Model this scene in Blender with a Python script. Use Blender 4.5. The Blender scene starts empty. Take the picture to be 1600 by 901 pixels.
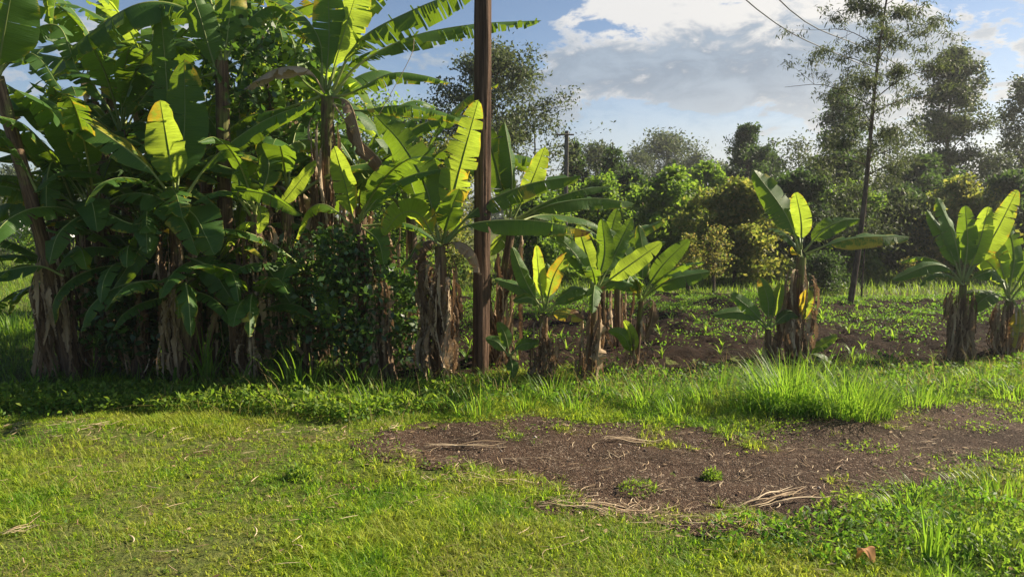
import bpy, math, random
import numpy as np
from mathutils import Vector

random.seed(7); rng = np.random.default_rng(7)
S = bpy.context.scene
COL = S.collection
R = math.radians

# ---------------------------------------------------------------- camera
CAM_H, LENS, PITCH = 1.6, 26.0, 5.7
F = LENS / 36.0 * 1600.0
cd = bpy.data.cameras.new('camera'); cam = bpy.data.objects.new('camera', cd); COL.objects.link(cam)
cam.location = (0, 0, CAM_H); cam.rotation_euler = (R(90 - PITCH), 0, 0)
cd.lens = LENS; cd.sensor_width = 36; cd.clip_start = 0.05; cd.clip_end = 3000
S.camera = cam
# ---------------------------------------------------------------- sun and sky
SUN_AZ, SUN_EL = R(71), R(34)
SUN_DIR = Vector((math.sin(SUN_AZ) * math.cos(SUN_EL), math.cos(SUN_AZ) * math.cos(SUN_EL), math.sin(SUN_EL)))
sl = bpy.data.lights.new('sun', 'SUN'); sl.energy = 5.0; sl.angle = R(0.5); sl.color = (1.0, 0.88, 0.66)
so = bpy.data.objects.new('sun', sl); COL.objects.link(so)
so.rotation_euler = SUN_DIR.to_track_quat('Z', 'Y').to_euler()
S.view_settings.view_transform = 'Standard'; S.view_settings.look = 'None'
S.view_settings.exposure = 1.2; S.view_settings.gamma = 1.0; S.view_settings.use_curve_mapping = False
S.cycles.max_bounces = 6; S.cycles.transparent_max_bounces = 6; S.cycles.transmission_bounces = 4
S.cycles.diffuse_bounces = 4; S.cycles.glossy_bounces = 2; S.cycles.volume_bounces = 0
S.cycles.sample_clamp_indirect = 6.0; S.cycles.use_denoising = True

class NT:
    def __init__(s, tree): s.t = tree; s.n = tree.nodes; s.l = tree.links
    def new(s, typ, **kw):
        n = s.n.new(typ)
        for k, v in kw.items(): setattr(n, k, v)
        return n
    def put(s, node, key, v):
        if v is None: return
        if hasattr(v, 'is_linked') or isinstance(v, bpy.types.NodeSocket): s.l.new(v, node.inputs[key])
        else: node.inputs[key].default_value = v
    def math(s, op, a, b=None, c=None, clamp=False):
        n = s.new('ShaderNodeMath', operation=op, use_clamp=clamp); s.put(n, 0, a); s.put(n, 1, b); s.put(n, 2, c); return n.outputs[0]
    def noise(s, vec, scale, detail=3, rough=0.55, dist=0.0):
        n = s.new('ShaderNodeTexNoise'); s.put(n, 'Vector', vec); s.put(n, 'Scale', scale); s.put(n, 'Detail', detail)
        s.put(n, 'Roughness', rough); s.put(n, 'Distortion', dist); return n.outputs[0]
    def ramp(s, fac, stops, interp='LINEAR'):
        n = s.new('ShaderNodeValToRGB'); s.put(n, 'Fac', fac); cr = n.color_ramp; cr.interpolation = interp
        while len(cr.elements) < len(stops): cr.elements.new(0.5)
        for e, (p, c) in zip(cr.elements, stops):
            e.position = p; e.color = (c, c, c, 1) if isinstance(c, (int, float)) else (*c[:3], 1)
        return n.outputs[0]
    def mix(s, fac, a, b, blend='MIX'):
        n = s.new('ShaderNodeMix', data_type='RGBA', blend_type=blend); s.put(n, 0, fac)
        for k, v in ((6, a), (7, b)):
            if isinstance(v, (tuple, list)): n.inputs[k].default_value = (*v[:3], 1)
            else: s.l.new(v, n.inputs[k])
        return n.outputs[2]
    def maprange(s, v, a, b, c=0.0, d=1.0, smooth=True):
        n = s.new('ShaderNodeMapRange'); n.interpolation_type = 'SMOOTHSTEP' if smooth else 'LINEAR'
        s.put(n, 0, v); s.put(n, 1, a); s.put(n, 2, b); s.put(n, 3, c); s.put(n, 4, d); return n.outputs[0]
    def mapping(s, vec, scale):
        n = s.new('ShaderNodeMapping'); s.put(n, 'Vector', vec); n.inputs['Scale'].default_value = scale; return n.outputs[0]

W = bpy.data.worlds.new('World'); S.world = W; W.use_nodes = True
def build_world():
    t = NT(W.node_tree); t.n.clear()
    out = t.new('ShaderNodeOutputWorld')
    sky = t.new('ShaderNodeTexSky', sky_type='NISHITA', sun_disc=False, sun_elevation=SUN_EL, sun_rotation=SUN_AZ,
                altitude=1600, air_density=1.0, dust_density=1.5, ozone_density=1.5)
    b1 = t.new('ShaderNodeBackground'); t.l.new(sky.outputs[0], b1.inputs[0]); b1.inputs[1].default_value = 0.052
    tc = t.new('ShaderNodeTexCoord'); sep = t.new('ShaderNodeSeparateXYZ'); t.l.new(tc.outputs['Generated'], sep.inputs[0])
    az = t.math('ARCTAN2', sep.outputs[0], sep.outputs[1]); el = t.math('ARCSINE', sep.outputs[2])
    cmb = t.new('ShaderNodeCombineXYZ'); t.put(cmb, 0, t.math('MULTIPLY', az, 1.0)); t.put(cmb, 1, t.math('MULTIPLY', el, 2.1)); cmb.inputs[2].default_value = 3.7
    v = cmb.outputs[0]
    n1 = t.noise(v, 5.0, 7, 0.58, 0.3)
    n2 = t.noise(v, 15.0, 8, 0.62, 0.4)
    def blob(a, e, ra, re):
        da = t.math('DIVIDE', t.math('SUBTRACT', az, a), ra); de = t.math('DIVIDE', t.math('SUBTRACT', el, e), re)
        q = t.math('ADD', t.math('MULTIPLY', da, da), t.math('MULTIPLY', de, de))
        return t.math('EXPONENT', t.math('MULTIPLY', q, -1.0))
    # grey bank right of the pole, its pale shelves below it, and bright puffs to the right
    bank = t.math('ADD', blob(0.17, 0.175, 0.22, 0.06), blob(0.42, 0.15, 0.13, 0.05))
    heads = t.math('ADD', blob(0.17, 0.262, 0.12, 0.035), blob(0.40, 0.255, 0.12, 0.03))
    low = blob(0.35, 0.04, 0.75, 0.10)
    big = t.math('SUBTRACT', n1, 0.5); fine = t.math('SUBTRACT', n2, 0.5)
    # high clouds: a bluish grey bank with bright heads above
    dens = t.math('ADD', t.math('ADD', t.math('MULTIPLY', big, 1.9), t.math('MULTIPLY', fine, 1.1)), t.math('MULTIPLY', t.math('ADD', bank, heads), 0.50))
    dens = t.math('SUBTRACT', dens, t.math('MULTIPLY', t.math('ADD', blob(0.62, 0.31, 0.3, 0.06), blob(-0.10, 0.2, 0.13, 0.2)), 0.3))
    # clouds cleared from the unseen sky behind the camera, to cut fill light
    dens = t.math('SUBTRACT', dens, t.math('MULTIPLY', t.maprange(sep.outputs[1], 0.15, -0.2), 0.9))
    mask = t.maprange(dens, 0.16, 0.30)
    core = t.math('ADD', t.math('MULTIPLY', bank, 0.62), t.math('ADD', t.math('MULTIPLY', big, 1.9), t.math('MULTIPLY', fine, 2.4)))
    core = t.math('SUBTRACT', core, t.math('MULTIPLY', heads, 0.22))
    thick = t.maprange(core, 0.02, 0.55)
    white = t.mix(t.maprange(az, 0.1, 0.75), (0.92, 0.91, 0.90), (1.12, 1.07, 1.0))
    grey = t.mix(t.maprange(n2, 0.3, 0.7), (0.27, 0.35, 0.46), (0.44, 0.54, 0.66))
    grey = t.mix(t.math('MULTIPLY', t.maprange(az, 0.35, 0.7), 0.55), grey, (0.85, 0.83, 0.80))
    cc = t.mix(thick, white, grey)
    # pale veil toward the horizon, brighter toward the sun
    lowc = t.mix(t.maprange(az, -0.2, 0.6), (0.52, 0.59, 0.66), (0.95, 0.92, 0.86))
    veil = t.math('MULTIPLY', low, t.maprange(t.math('ADD', big, fine), -0.35, 0.25, 0.75, 1.0))
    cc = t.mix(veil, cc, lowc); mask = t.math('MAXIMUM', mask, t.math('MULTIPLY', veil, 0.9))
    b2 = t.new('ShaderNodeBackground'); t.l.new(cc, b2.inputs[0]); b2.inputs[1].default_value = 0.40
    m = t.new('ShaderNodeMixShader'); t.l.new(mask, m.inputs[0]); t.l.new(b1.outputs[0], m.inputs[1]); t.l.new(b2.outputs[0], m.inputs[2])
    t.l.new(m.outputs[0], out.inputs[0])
    W.cycles.sampling_method = 'MANUAL'; W.cycles.sample_map_resolution = 512
build_world()

# ---------------------------------------------------------------- pixel helpers (photo is 1600 x 901)
cp, sp_ = math.cos(R(PITCH)), math.sin(R(PITCH))
def ray(px, py):
    a, b = (px - 800) / F, (450.5 - py) / F
    return np.array([a, cp + b * sp_, -sp_ + b * cp])
def P(px, py, d):
    r = ray(px, py); return np.array([0, 0, CAM_H]) + r * (d / r[1])
def G(px, py, z=0.0):
    r = ray(px, py); k = (z - CAM_H) / r[2]; return np.array([r[0] * k, r[1] * k, z])
def depth_at(py): return G(800, py)[1]

# ---------------------------------------------------------------- object helpers
def tag(o, label=None, cat=None, group=None, kind=None):
    for k, v in (('label', label), ('category', cat), ('group', group), ('kind', kind)):
        if v: o[k] = v
    return o
def empty(name, loc, label=None, cat=None, group=None):
    o = bpy.data.objects.new(name, None); COL.objects.link(o); o.location = tuple(loc); o.empty_display_size = 0.2
    return tag(o, label, cat, group)
def mesh_obj(name, V, Q=None, mat=None, parent=None, T=None, uv=None, attrs=None, smooth=True, origin=None):
    """V: (n,3) world coordinates; Q quads; T tris. The object sits at its parent's place."""
    V = np.asarray(V, dtype=np.float32)
    me = bpy.data.meshes.new(name)
    off = None
    if parent is not None: off = np.array(chain_loc(parent), dtype=np.float32)
    elif origin is not None: off = np.asarray(origin, dtype=np.float32)
    Vl = V - off if off is not None else V
    q = np.asarray(Q, dtype=np.int32).reshape(-1, 4) if Q is not None and len(Q) else np.zeros((0, 4), np.int32)
    t = np.asarray(T, dtype=np.int32).reshape(-1, 3) if T is not None and len(T) else np.zeros((0, 3), np.int32)
    loops = np.concatenate([q.ravel(), t.ravel()]).astype(np.int32)
    starts = np.concatenate([np.arange(len(q)) * 4, len(q) * 4 + np.arange(len(t)) * 3]).astype(np.int32)
    me.vertices.add(len(Vl)); me.vertices.foreach_set('co', Vl.ravel())
    me.loops.add(len(loops)); me.loops.foreach_set('vertex_index', loops)
    me.polygons.add(len(starts)); me.polygons.foreach_set('loop_start', starts)
    me.update(calc_edges=True)
    if smooth: me.polygons.foreach_set('use_smooth', np.ones(len(starts), dtype=bool))
    if uv is not None:
        L = me.uv_layers.new(name='UVMap'); L.data.foreach_set('uv', np.asarray(uv, dtype=np.float32)[loops].ravel())
    for k, a in (attrs or {}).items():
        at = me.attributes.new(k, 'FLOAT', 'POINT'); at.data.foreach_set('value', np.asarray(a, dtype=np.float32))
    if mat: me.materials.append(mat)
    o = bpy.data.objects.new(name, me); COL.objects.link(o)
    if parent is not None: o.parent = parent
    elif origin is not None: o.location = tuple(map(float, origin))
    return o
def chain_loc(o):
    p = Vector((0, 0, 0))
    while o is not None: p += Vector(o.location); o = o.parent
    return p

def catmull(pts, n=48):
    pts = np.asarray(pts, dtype=float)
    if len(pts) == 2: pts = np.array([pts[0], (pts[0] + pts[1]) / 2, pts[1]])
    p = np.vstack([2 * pts[0] - pts[1], pts, 2 * pts[-1] - pts[-2]])
    out = []
    seg = len(pts) - 1
    for i in range(seg):
        a, b, c, d = p[i:i + 4]
        t = np.linspace(0, 1, 17)[:, None]
        if i < seg - 1: t = t[:-1]
        out.append(0.5 * ((2 * b) + (-a + c) * t + (2 * a - 5 * b + 4 * c - d) * t * t + (-a + 3 * b - 3 * c + d) * t ** 3))
    c = np.vstack(out)
    s = np.concatenate([[0], np.cumsum(np.linalg.norm(np.diff(c, axis=0), axis=1))])
    u = np.linspace(0, s[-1], n)
    return np.stack([np.interp(u, s, c[:, k]) for k in range(3)], 1), s[-1]
def nrm(v): return v / (np.linalg.norm(v, axis=-1, keepdims=True) + 1e-9)
def frames(C, N0):
    T = nrm(np.gradient(C, axis=0)); N = np.zeros_like(C)
    n = N0 - np.dot(N0, T[0]) * T[0]; n = n / (np.linalg.norm(n) + 1e-9)
    for i in range(len(C)):
        n = n - np.dot(n, T[i]) * T[i]; n = n / (np.linalg.norm(n) + 1e-9); N[i] = n
    return T, N, np.cross(T, N)
def tube(C, rad, k=8, cap=True, bump=0.0, flat=1.0):
    """tube along curve points C with radii rad; returns V, Q, UV"""
    C = np.asarray(C, dtype=float); n = len(C)
    T = nrm(np.gradient(C, axis=0)); ref = np.array([0.0, -1.0, 0.1]) if abs(T[0][2]) > 0.5 else np.array([0, 0, 1.0])
    T, N, B = frames(C, ref)
    a = np.linspace(0, 2 * math.pi, k, endpoint=False)
    rad = np.broadcast_to(np.asarray(rad, dtype=float), (n,))[:, None] * (1 + bump * rng.normal(size=(n, k)))
    V = C[:, None, :] + rad[..., None] * (np.cos(a)[None, :, None] * B[:, None, :] + flat * np.sin(a)[None, :, None] * N[:, None, :])
    i = np.arange(n - 1)[:, None]; j = np.arange(k)[None, :]
    Q = np.stack([i * k + j, i * k + (j + 1) % k, (i + 1) * k + (j + 1) % k, (i + 1) * k + j], -1).reshape(-1, 4)
    s = np.concatenate([[0], np.cumsum(np.linalg.norm(np.diff(C, axis=0), axis=1))])
    uv = np.stack([np.broadcast_to(j / k, (n, k)), np.broadcast_to(s[:, None], (n, k))], -1).reshape(-1, 2)
    return V.reshape(-1, 3), Q, uv
class MB:
    def __init__(s): s.V = []; s.Q = []; s.U = []; s.A = []; s.n = 0
    def add(s, V, Q, uv=None, a=None):
        s.V.append(V); s.Q.append(np.asarray(Q) + s.n); s.U.append(uv if uv is not None else np.zeros((len(V), 2)))
        s.A.append(a if a is not None else np.zeros(len(V))); s.n += len(V)
    def build(s, name, mat, parent=None, attr='wear', **kw):
        return mesh_obj(name, np.vstack(s.V), np.vstack(s.Q), mat, parent, uv=np.vstack(s.U), attrs={attr: np.concatenate(s.A)}, **kw)

# cheap value noise in numpy
_tab = rng.random((256, 256))
def vnoise(x, y, sc=1.0, seed=0):
    x = np.asarray(x) * sc + seed * 17.3; y = np.asarray(y) * sc + seed * 9.1
    xi = np.floor(x).astype(int); yi = np.floor(y).astype(int); fx = x - xi; fy = y - yi
    fx = fx * fx * (3 - 2 * fx); fy = fy * fy * (3 - 2 * fy)
    g = lambda a, b: _tab[a & 255, b & 255]
    return (g(xi, yi) * (1 - fx) + g(xi + 1, yi) * fx) * (1 - fy) + (g(xi, yi + 1) * (1 - fx) + g(xi + 1, yi + 1) * fx) * fy
def fbm(x, y, sc, seed=0, o=4):
    s = 0; a = 0.5; t = 0
    for i in range(o): s = s + a * vnoise(x, y, sc * 2 ** i, seed + i); t += a; a *= 0.5
    return s / t

# ---------------------------------------------------------------- materials
def mat(name):
    m = bpy.data.materials.new(name); m.use_nodes = True; t = NT(m.node_tree); t.n.clear(); return m, t
def finish(t, col, rough=0.6, spec=0.3, trans=None, tfac=0.4, bump=None, bstr=0.3, bdist=0.02):
    out = t.new('ShaderNodeOutputMaterial'); p = t.new('ShaderNodeBsdfPrincipled')
    t.put(p, 'Base Color', col if not isinstance(col, tuple) else (*col, 1)); t.put(p, 'Roughness', rough); t.put(p, 'Specular IOR Level', spec)
    nrmo = None
    if bump is not None:
        b = t.new('ShaderNodeBump'); t.put(b, 'Height', bump); b.inputs['Strength'].default_value = bstr; b.inputs['Distance'].default_value = bdist
        nrmo = b.outputs[0]; t.l.new(nrmo, p.inputs['Normal'])
    sh = p.outputs[0]
    if trans is not None:
        tr = t.new('ShaderNodeBsdfTranslucent'); t.put(tr, 0, trans if not isinstance(trans, tuple) else (*trans, 1))
        if nrmo: t.l.new(nrmo, tr.inputs['Normal'])
        m = t.new('ShaderNodeMixShader'); t.put(m, 0, tfac); t.l.new(sh, m.inputs[1]); t.l.new(tr.outputs[0], m.inputs[2]); sh = m.outputs[0]
    t.l.new(sh, out.inputs[0])
def attr(t, name): n = t.new('ShaderNodeAttribute', attribute_name=name); return n.outputs['Fac']

def banana_mat(name, dark, light, trans, tfac):
    m, t = mat(name)
    uvn = t.new('ShaderNodeUVMap'); sep = t.new('ShaderNodeSeparateXYZ'); t.l.new(uvn.outputs[0], sep.inputs[0])
    oi = t.new('ShaderNodeObjectInfo'); geo = t.new('ShaderNodeNewGeometry')
    cmb = t.new('ShaderNodeCombineXYZ'); t.put(cmb, 0, t.math('MULTIPLY', sep.outputs[0], 1.5)); t.put(cmb, 1, t.math('MULTIPLY', sep.outputs[1], 95.0)); t.put(cmb, 2, t.math('MULTIPLY', oi.outputs['Random'], 40.0))
    vein = t.noise(cmb.outputs[0], 1.0, 2, 0.6)
    cmb2 = t.new('ShaderNodeCombineXYZ'); t.put(cmb2, 0, t.math('MULTIPLY', sep.outputs[0], 2.0)); t.put(cmb2, 1, t.math('MULTIPLY', sep.outputs[1], 9.0)); t.put(cmb2, 2, t.math('MULTIPLY', oi.outputs['Random'], 40.0))
    blot = t.noise(cmb2.outputs[0], 1.0, 4, 0.6)
    g = t.mix(t.math('ADD', t.math('MULTIPLY', oi.outputs['Random'], 0.55), t.math('MULTIPLY', blot, 0.5)), dark, light)
    g = t.mix(t.maprange(vein, 0.4, 0.7), g, t.mix(0.35, g, light))
    wear = t.math('ADD', attr(t, 'wear'), t.math('MULTIPLY', t.math('SUBTRACT', blot, 0.5), 0.9))
    wear = t.math('ADD', wear, t.math('MULTIPLY', t.math('SUBTRACT', vein, 0.5), 0.5))
    spk = t.noise(t.mapping(cmb2.outputs[0], (3, 3, 1)), 5.0, 3, 0.7)
    wear = t.math('ADD', wear, t.maprange(spk, 0.66, 0.74, 0.0, 0.75))
    y = t.maprange(wear, 0.42, 0.62); b = t.maprange(wear, 0.72, 0.92)
    g = t.mix(y, g, (0.34, 0.30, 0.03)); g = t.mix(b, g, (0.20, 0.11, 0.05))
    tr = t.mix(t.maprange(vein, 0.35, 0.7), trans, tuple(c * 0.72 for c in trans))
    tr = t.mix(y, tr, (0.75, 0.55, 0.04)); tr = t.mix(b, tr, (0.35, 0.14, 0.05))
    finish(t, g, 0.5, 0.3, tr, tfac, vein, 0.4, 0.01)
    return m
M = {}
M['leaf'] = banana_mat('banana_leaf', (0.022, 0.066, 0.011), (0.062, 0.14, 0.022), (0.36, 0.56, 0.03), 0.32)
M['young'] = banana_mat('banana_leaf_young', (0.06, 0.14, 0.018), (0.13, 0.23, 0.03), (0.58, 0.76, 0.06), 0.50)
def simple(name, stops, rough=0.7, spec=0.2, tstops=None, tfac=0.4, by='island', bump=None, patch=False):
    m, t = mat(name)
    geo = t.new('ShaderNodeNewGeometry'); oi = t.new('ShaderNodeObjectInfo')
    tc = t.new('ShaderNodeTexCoord')
    f = geo.outputs['Random Per Island'] if by == 'island' else oi.outputs['Random']
    if by == 'mix':
        f = t.math('ADD', t.math('MULTIPLY', oi.outputs['Random'], 0.5), t.math('MULTIPLY', t.noise(tc.outputs['Object'], 9.0, 3), 0.5))
    c = t.ramp(f, stops)
    tr = t.ramp(f, tstops) if tstops else None
    if patch:
        pn = t.noise(tc.outputs['Object'], 1.1, 5, 0.65)
        pf = t.maprange(pn, 0.44, 0.62); pd = t.maprange(pn, 0.50, 0.36)
        c = t.mix(t.math('MULTIPLY', pf, 0.42), c, (0.30, 0.25, 0.07)); tr = t.mix(t.math('MULTIPLY', pf, 0.38), tr, (0.70, 0.60, 0.14))
        c = t.mix(t.math('MULTIPLY', pd, 0.7), c, (0.06, 0.15, 0.014)); tr = t.mix(t.math('MULTIPLY', pd, 0.6), tr, (0.25, 0.58, 0.03))
    finish(t, c, rough, spec, tr, tfac)
    return m
def dry_mat():
    m, t = mat('dry_banana_leaf')
    uvn = t.new('ShaderNodeUVMap'); sep = t.new('ShaderNodeSeparateXYZ'); t.l.new(uvn.outputs[0], sep.inputs[0]); oi = t.new('ShaderNodeObjectInfo')
    cmb = t.new('ShaderNodeCombineXYZ'); t.put(cmb, 0, t.math('MULTIPLY', sep.outputs[0], 16)); t.put(cmb, 1, t.math('MULTIPLY', sep.outputs[1], 7)); t.put(cmb, 2, t.math('MULTIPLY', oi.outputs['Random'], 50))
    n = t.noise(cmb.outputs[0], 1.0, 4, 0.65)
    f = t.math('ADD', t.math('MULTIPLY', n, 0.55), t.math('MULTIPLY', oi.outputs['Random'], 0.55))
    c = t.ramp(f, [(0.15, (0.045, 0.026, 0.016)), (0.40, (0.18, 0.115, 0.068)), (0.66, (0.44, 0.32, 0.205)), (1.0, (0.64, 0.51, 0.37))])
    tr = t.ramp(f, [(0.15, (0.12, 0.06, 0.03)), (0.6, (0.34, 0.21, 0.11)), (1.0, (0.50, 0.36, 0.22))])
    finish(t, c, 0.8, 0.15, tr, 0.18, n, 0.5, 0.01); return m
M['dry'] = dry_mat()
def stem_mat():
    m, t = mat('banana_stem')
    uvn = t.new('ShaderNodeUVMap'); sep = t.new('ShaderNodeSeparateXYZ'); t.l.new(uvn.outputs[0], sep.inputs[0]); oi = t.new('ShaderNodeObjectInfo')
    cmb = t.new('ShaderNodeCombineXYZ'); t.put(cmb, 0, t.math('MULTIPLY', sep.outputs[0], 22)); t.put(cmb, 1, t.math('MULTIPLY', sep.outputs[1], 3.2)); t.put(cmb, 2, t.math('MULTIPLY', oi.outputs['Random'], 50))
    n = t.noise(cmb.outputs[0], 1.0, 5, 0.65)
    cmb2 = t.new('ShaderNodeCombineXYZ'); t.put(cmb2, 0, t.math('MULTIPLY', sep.outputs[0], 3)); t.put(cmb2, 1, t.math('MULTIPLY', sep.outputs[1], 5)); t.put(cmb2, 2, t.math('MULTIPLY', oi.outputs['Random'], 30))
    n2 = t.noise(cmb2.outputs[0], 1.0, 3, 0.6)
    c = t.ramp(n, [(0.3, (0.03, 0.018, 0.012)), (0.5, (0.11, 0.065, 0.038)), (0.7, (0.27, 0.18, 0.10))])
    gr = t.ramp(n, [(0.3, (0.07, 0.085, 0.02)), (0.7, (0.22, 0.22, 0.06))])
    c = t.mix(t.math('MULTIPLY', t.maprange(n2, 0.45, 0.62), t.maprange(attr(t, 'wear'), 0.4, 0.9)), c, gr)
    finish(t, c, 0.65, 0.25, bump=n, bstr=0.6, bdist=0.02); return m
M['stem'] = stem_mat()
M['midrib'] = simple('midrib', [(0, (0.14, 0.19, 0.05)), (1, (0.30, 0.34, 0.10))], 0.45, 0.35, [(0, (0.35, 0.45, 0.08)), (1, (0.5, 0.6, 0.12))], 0.15, 'object')
M['bark'] = None
def bark_mat(name, stops, vs=(6, 6, 1.2), sc=4.0, bstr=0.7):
    m, t = mat(name); tc = t.new('ShaderNodeTexCoord')
    n = t.noise(t.mapping(tc.outputs['Object'], vs), sc, 6, 0.65, 0.3)
    finish(t, t.ramp(n, stops), 0.85, 0.15, bump=n, bstr=bstr, bdist=0.03); return m
M['bark'] = bark_mat('bark', [(0.3, (0.035, 0.025, 0.02)), (0.55, (0.10, 0.075, 0.055)), (0.75, (0.19, 0.15, 0.12))])
M['pole'] = bark_mat('weathered_pole_wood', [(0.30, (0.014, 0.009, 0.007)), (0.42, (0.060, 0.036, 0.025)), (0.58, (0.15, 0.092, 0.064)), (0.8, (0.30, 0.21, 0.16))], (9, 9, 0.35), 3.0, 0.9)
M['farpole'] = bark_mat('grey_pole_wood', [(0.3, (0.08, 0.07, 0.06)), (0.7, (0.2, 0.18, 0.16))], (9, 9, 0.35), 3.0)

def foliage(name, a, b, c, ta, tb, tf=0.35, rough=0.55, spec=0.2, patch=False):
    return simple(name, [(0, a), (0.55, b), (1, c)], rough, spec, [(0, ta), (1, tb)], tf, 'island', patch=patch)
M['grass'] = foliage('lawn_grass', (0.08, 0.17, 0.012), (0.18, 0.29, 0.018), (0.38, 0.42, 0.06), (0.40, 0.66, 0.02), (0.76, 0.86, 0.06), 0.45, patch=True)
M['grass_dry'] = simple('dry_grass', [(0, (0.20, 0.15, 0.05)), (0.6, (0.33, 0.25, 0.11)), (1, (0.42, 0.33, 0.17))], 0.7, 0.2, [(0, (0.4, 0.3, 0.08)), (1, (0.55, 0.42, 0.18))], 0.3)
M['wispy'] = simple('wispy_grass', [(0, (0.12, 0.19, 0.03)), (0.5, (0.25, 0.27, 0.07)), (1, (0.45, 0.38, 0.18))], 0.6, 0.2, [(0, (0.35, 0.5, 0.05)), (1, (0.6, 0.5, 0.18))], 0.35)
M['tallgrass'] = foliage('tall_grass', (0.045, 0.11, 0.015), (0.09, 0.18, 0.02), (0.17, 0.26, 0.04), (0.24, 0.48, 0.025), (0.48, 0.70, 0.06), 0.45, 0.45, 0.3)
M['weed'] = foliage('weed_leaf', (0.05, 0.11, 0.015), (0.10, 0.17, 0.022), (0.20, 0.25, 0.045), (0.25, 0.46, 0.03), (0.50, 0.66, 0.06), 0.40)
M['lush'] = foliage('lush_leaf', (0.03, 0.08, 0.012), (0.06, 0.13, 0.018), (0.14, 0.21, 0.035), (0.16, 0.40, 0.03), (0.40, 0.62, 0.05), 0.38)
M['straw'] = simple('straw', [(0, (0.22, 0.14, 0.08)), (0.5, (0.40, 0.29, 0.18)), (1, (0.60, 0.48, 0.33))], 0.7, 0.2, None)
M['scrap'] = simple('leaf_scrap', [(0, (0.06, 0.035, 0.02)), (0.5, (0.20, 0.13, 0.075)), (1, (0.42, 0.31, 0.2))], 0.8, 0.15, None)
M['stone'] = simple('small_stone', [(0, (0.03, 0.022, 0.018)), (0.7, (0.12, 0.09, 0.072)), (1, (0.34, 0.29, 0.25))], 0.85, 0.2, None)
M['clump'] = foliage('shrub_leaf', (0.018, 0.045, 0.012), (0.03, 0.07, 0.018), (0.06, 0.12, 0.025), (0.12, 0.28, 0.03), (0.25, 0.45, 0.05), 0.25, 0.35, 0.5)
M['green'] = foliage('green_leaf', (0.03, 0.07, 0.018), (0.055, 0.11, 0.022), (0.10, 0.17, 0.03), (0.18, 0.36, 0.03), (0.42, 0.58, 0.06), 0.45)
M['yellowgreen'] = foliage('yellow_green_leaf', (0.045, 0.075, 0.018), (0.09, 0.12, 0.028), (0.24, 0.20, 0.05), (0.26, 0.38, 0.04), (0.58, 0.55, 0.10), 0.42)
M['reddish'] = foliage('reddish_leaf', (0.05, 0.085, 0.02), (0.10, 0.14, 0.03), (0.26, 0.17, 0.06), (0.28, 0.42, 0.05), (0.60, 0.46, 0.12), 0.40)
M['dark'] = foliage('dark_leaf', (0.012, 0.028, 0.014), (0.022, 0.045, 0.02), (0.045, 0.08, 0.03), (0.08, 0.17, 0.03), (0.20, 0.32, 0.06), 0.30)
M['olive'] = foliage('olive_leaf', (0.022, 0.034, 0.020), (0.042, 0.060, 0.032), (0.09, 0.11, 0.055), (0.10, 0.15, 0.05), (0.28, 0.34, 0.11), 0.26)

# ---------------------------------------------------------------- ground
def inpoly(x, y, poly):
    ins = np.zeros(x.shape, bool); n = len(poly)
    for i in range(n):
        x1, y1 = poly[i]; x2, y2 = poly[(i + 1) % n]
        c = ((y1 > y) != (y2 > y)) & (x < (x2 - x1) * (y - y1) / (y2 - y1 + 1e-12) + x1); ins ^= c
    return ins
def sdist(x, y, poly):
    d = np.full(x.shape, 1e9); n = len(poly)
    for i in range(n):
        a = np.array(poly[i]); b = np.array(poly[(i + 1) % n]); e = b - a
        t = np.clip(((x - a[0]) * e[0] + (y - a[1]) * e[1]) / (e @ e), 0, 1)
        d = np.minimum(d, np.hypot(x - a[0] - t * e[0], y - a[1] - t * e[1]))
    return np.where(inpoly(x, y, poly), d, -d)
px_dirt = [(575, 695), (640, 664), (800, 660), (960, 668), (1080, 676), (1250, 664), (1420, 650), (1600, 622), (2000, 590), (2000, 700),
           (1600, 715), (1500, 738), (1400, 765), (1330, 800), (1290, 850), (1190, 825), (1060, 832), (940, 818), (860, 792), (785, 748), (700, 732), (620, 716)]
DIRT = [tuple(G(*p)[:2]) for p in px_dirt]
px_field = [(540, 470), (560, 600), (900, 600), (1100, 605), (1600, 580), (2300, 565), (2300, 455), (1600, 462), (1330, 470), (1200, 462), (980, 458), (800, 462)]
FIELD = [tuple(G(*p)[:2]) for p in px_field]
def hgt(x, y):
    x = np.asarray(x, float); y = np.asarray(y, float)
    h = (fbm(x, y, 0.9, 3, 3) - 0.5) * 0.10 + (fbm(x, y, 5.0, 8, 2) - 0.5) * 0.018
    fd = np.clip(sdist(x, y, FIELD) / 0.4, 0, 1)
    near = np.exp(-((y - 10) / 9) ** 2)
    clod = (fbm(x, y, 2.4, 21, 4) - 0.5) * 0.20 + np.abs(vnoise(x, y, 8.0, 31) - 0.5) * 0.09
    h = h + fd * clod * near
    dd = np.clip(sdist(x, y, DIRT) / 0.25, 0, 1)
    h = h * (1 - 0.55 * dd) - dd * 0.02 + dd * (vnoise(x, y, 3.3, 52) - .5) * 0.035
    return h
def sheet(name, xs, ys, matr, dz=0.0, cut=None, fine=0.0, seed=0):
    X, Y = np.meshgrid(xs, ys); Z = hgt(X, Y) + dz
    if fine: Z = Z + (fbm(X, Y, 38, seed, 2) - 0.5) * fine
    V = np.stack([X, Y, Z], -1).reshape(-1, 3); n, k = X.shape
    i = np.arange(n - 1)[:, None]; j = np.arange(k - 1)[None, :]
    Q = np.stack([i * k + j, i * k + j + 1, (i + 1) * k + j + 1, (i + 1) * k + j], -1).reshape(-1, 4)
    if cut is not None:
        c = V[Q].mean(1); keep = cut(c[:, 0], c[:, 1]); Q = Q[keep]
        used = np.unique(Q); mp = np.full(len(V), -1); mp[used] = np.arange(len(used)); V = V[used]; Q = mp[Q]
    return mesh_obj(name, V, Q, matr)
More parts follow.
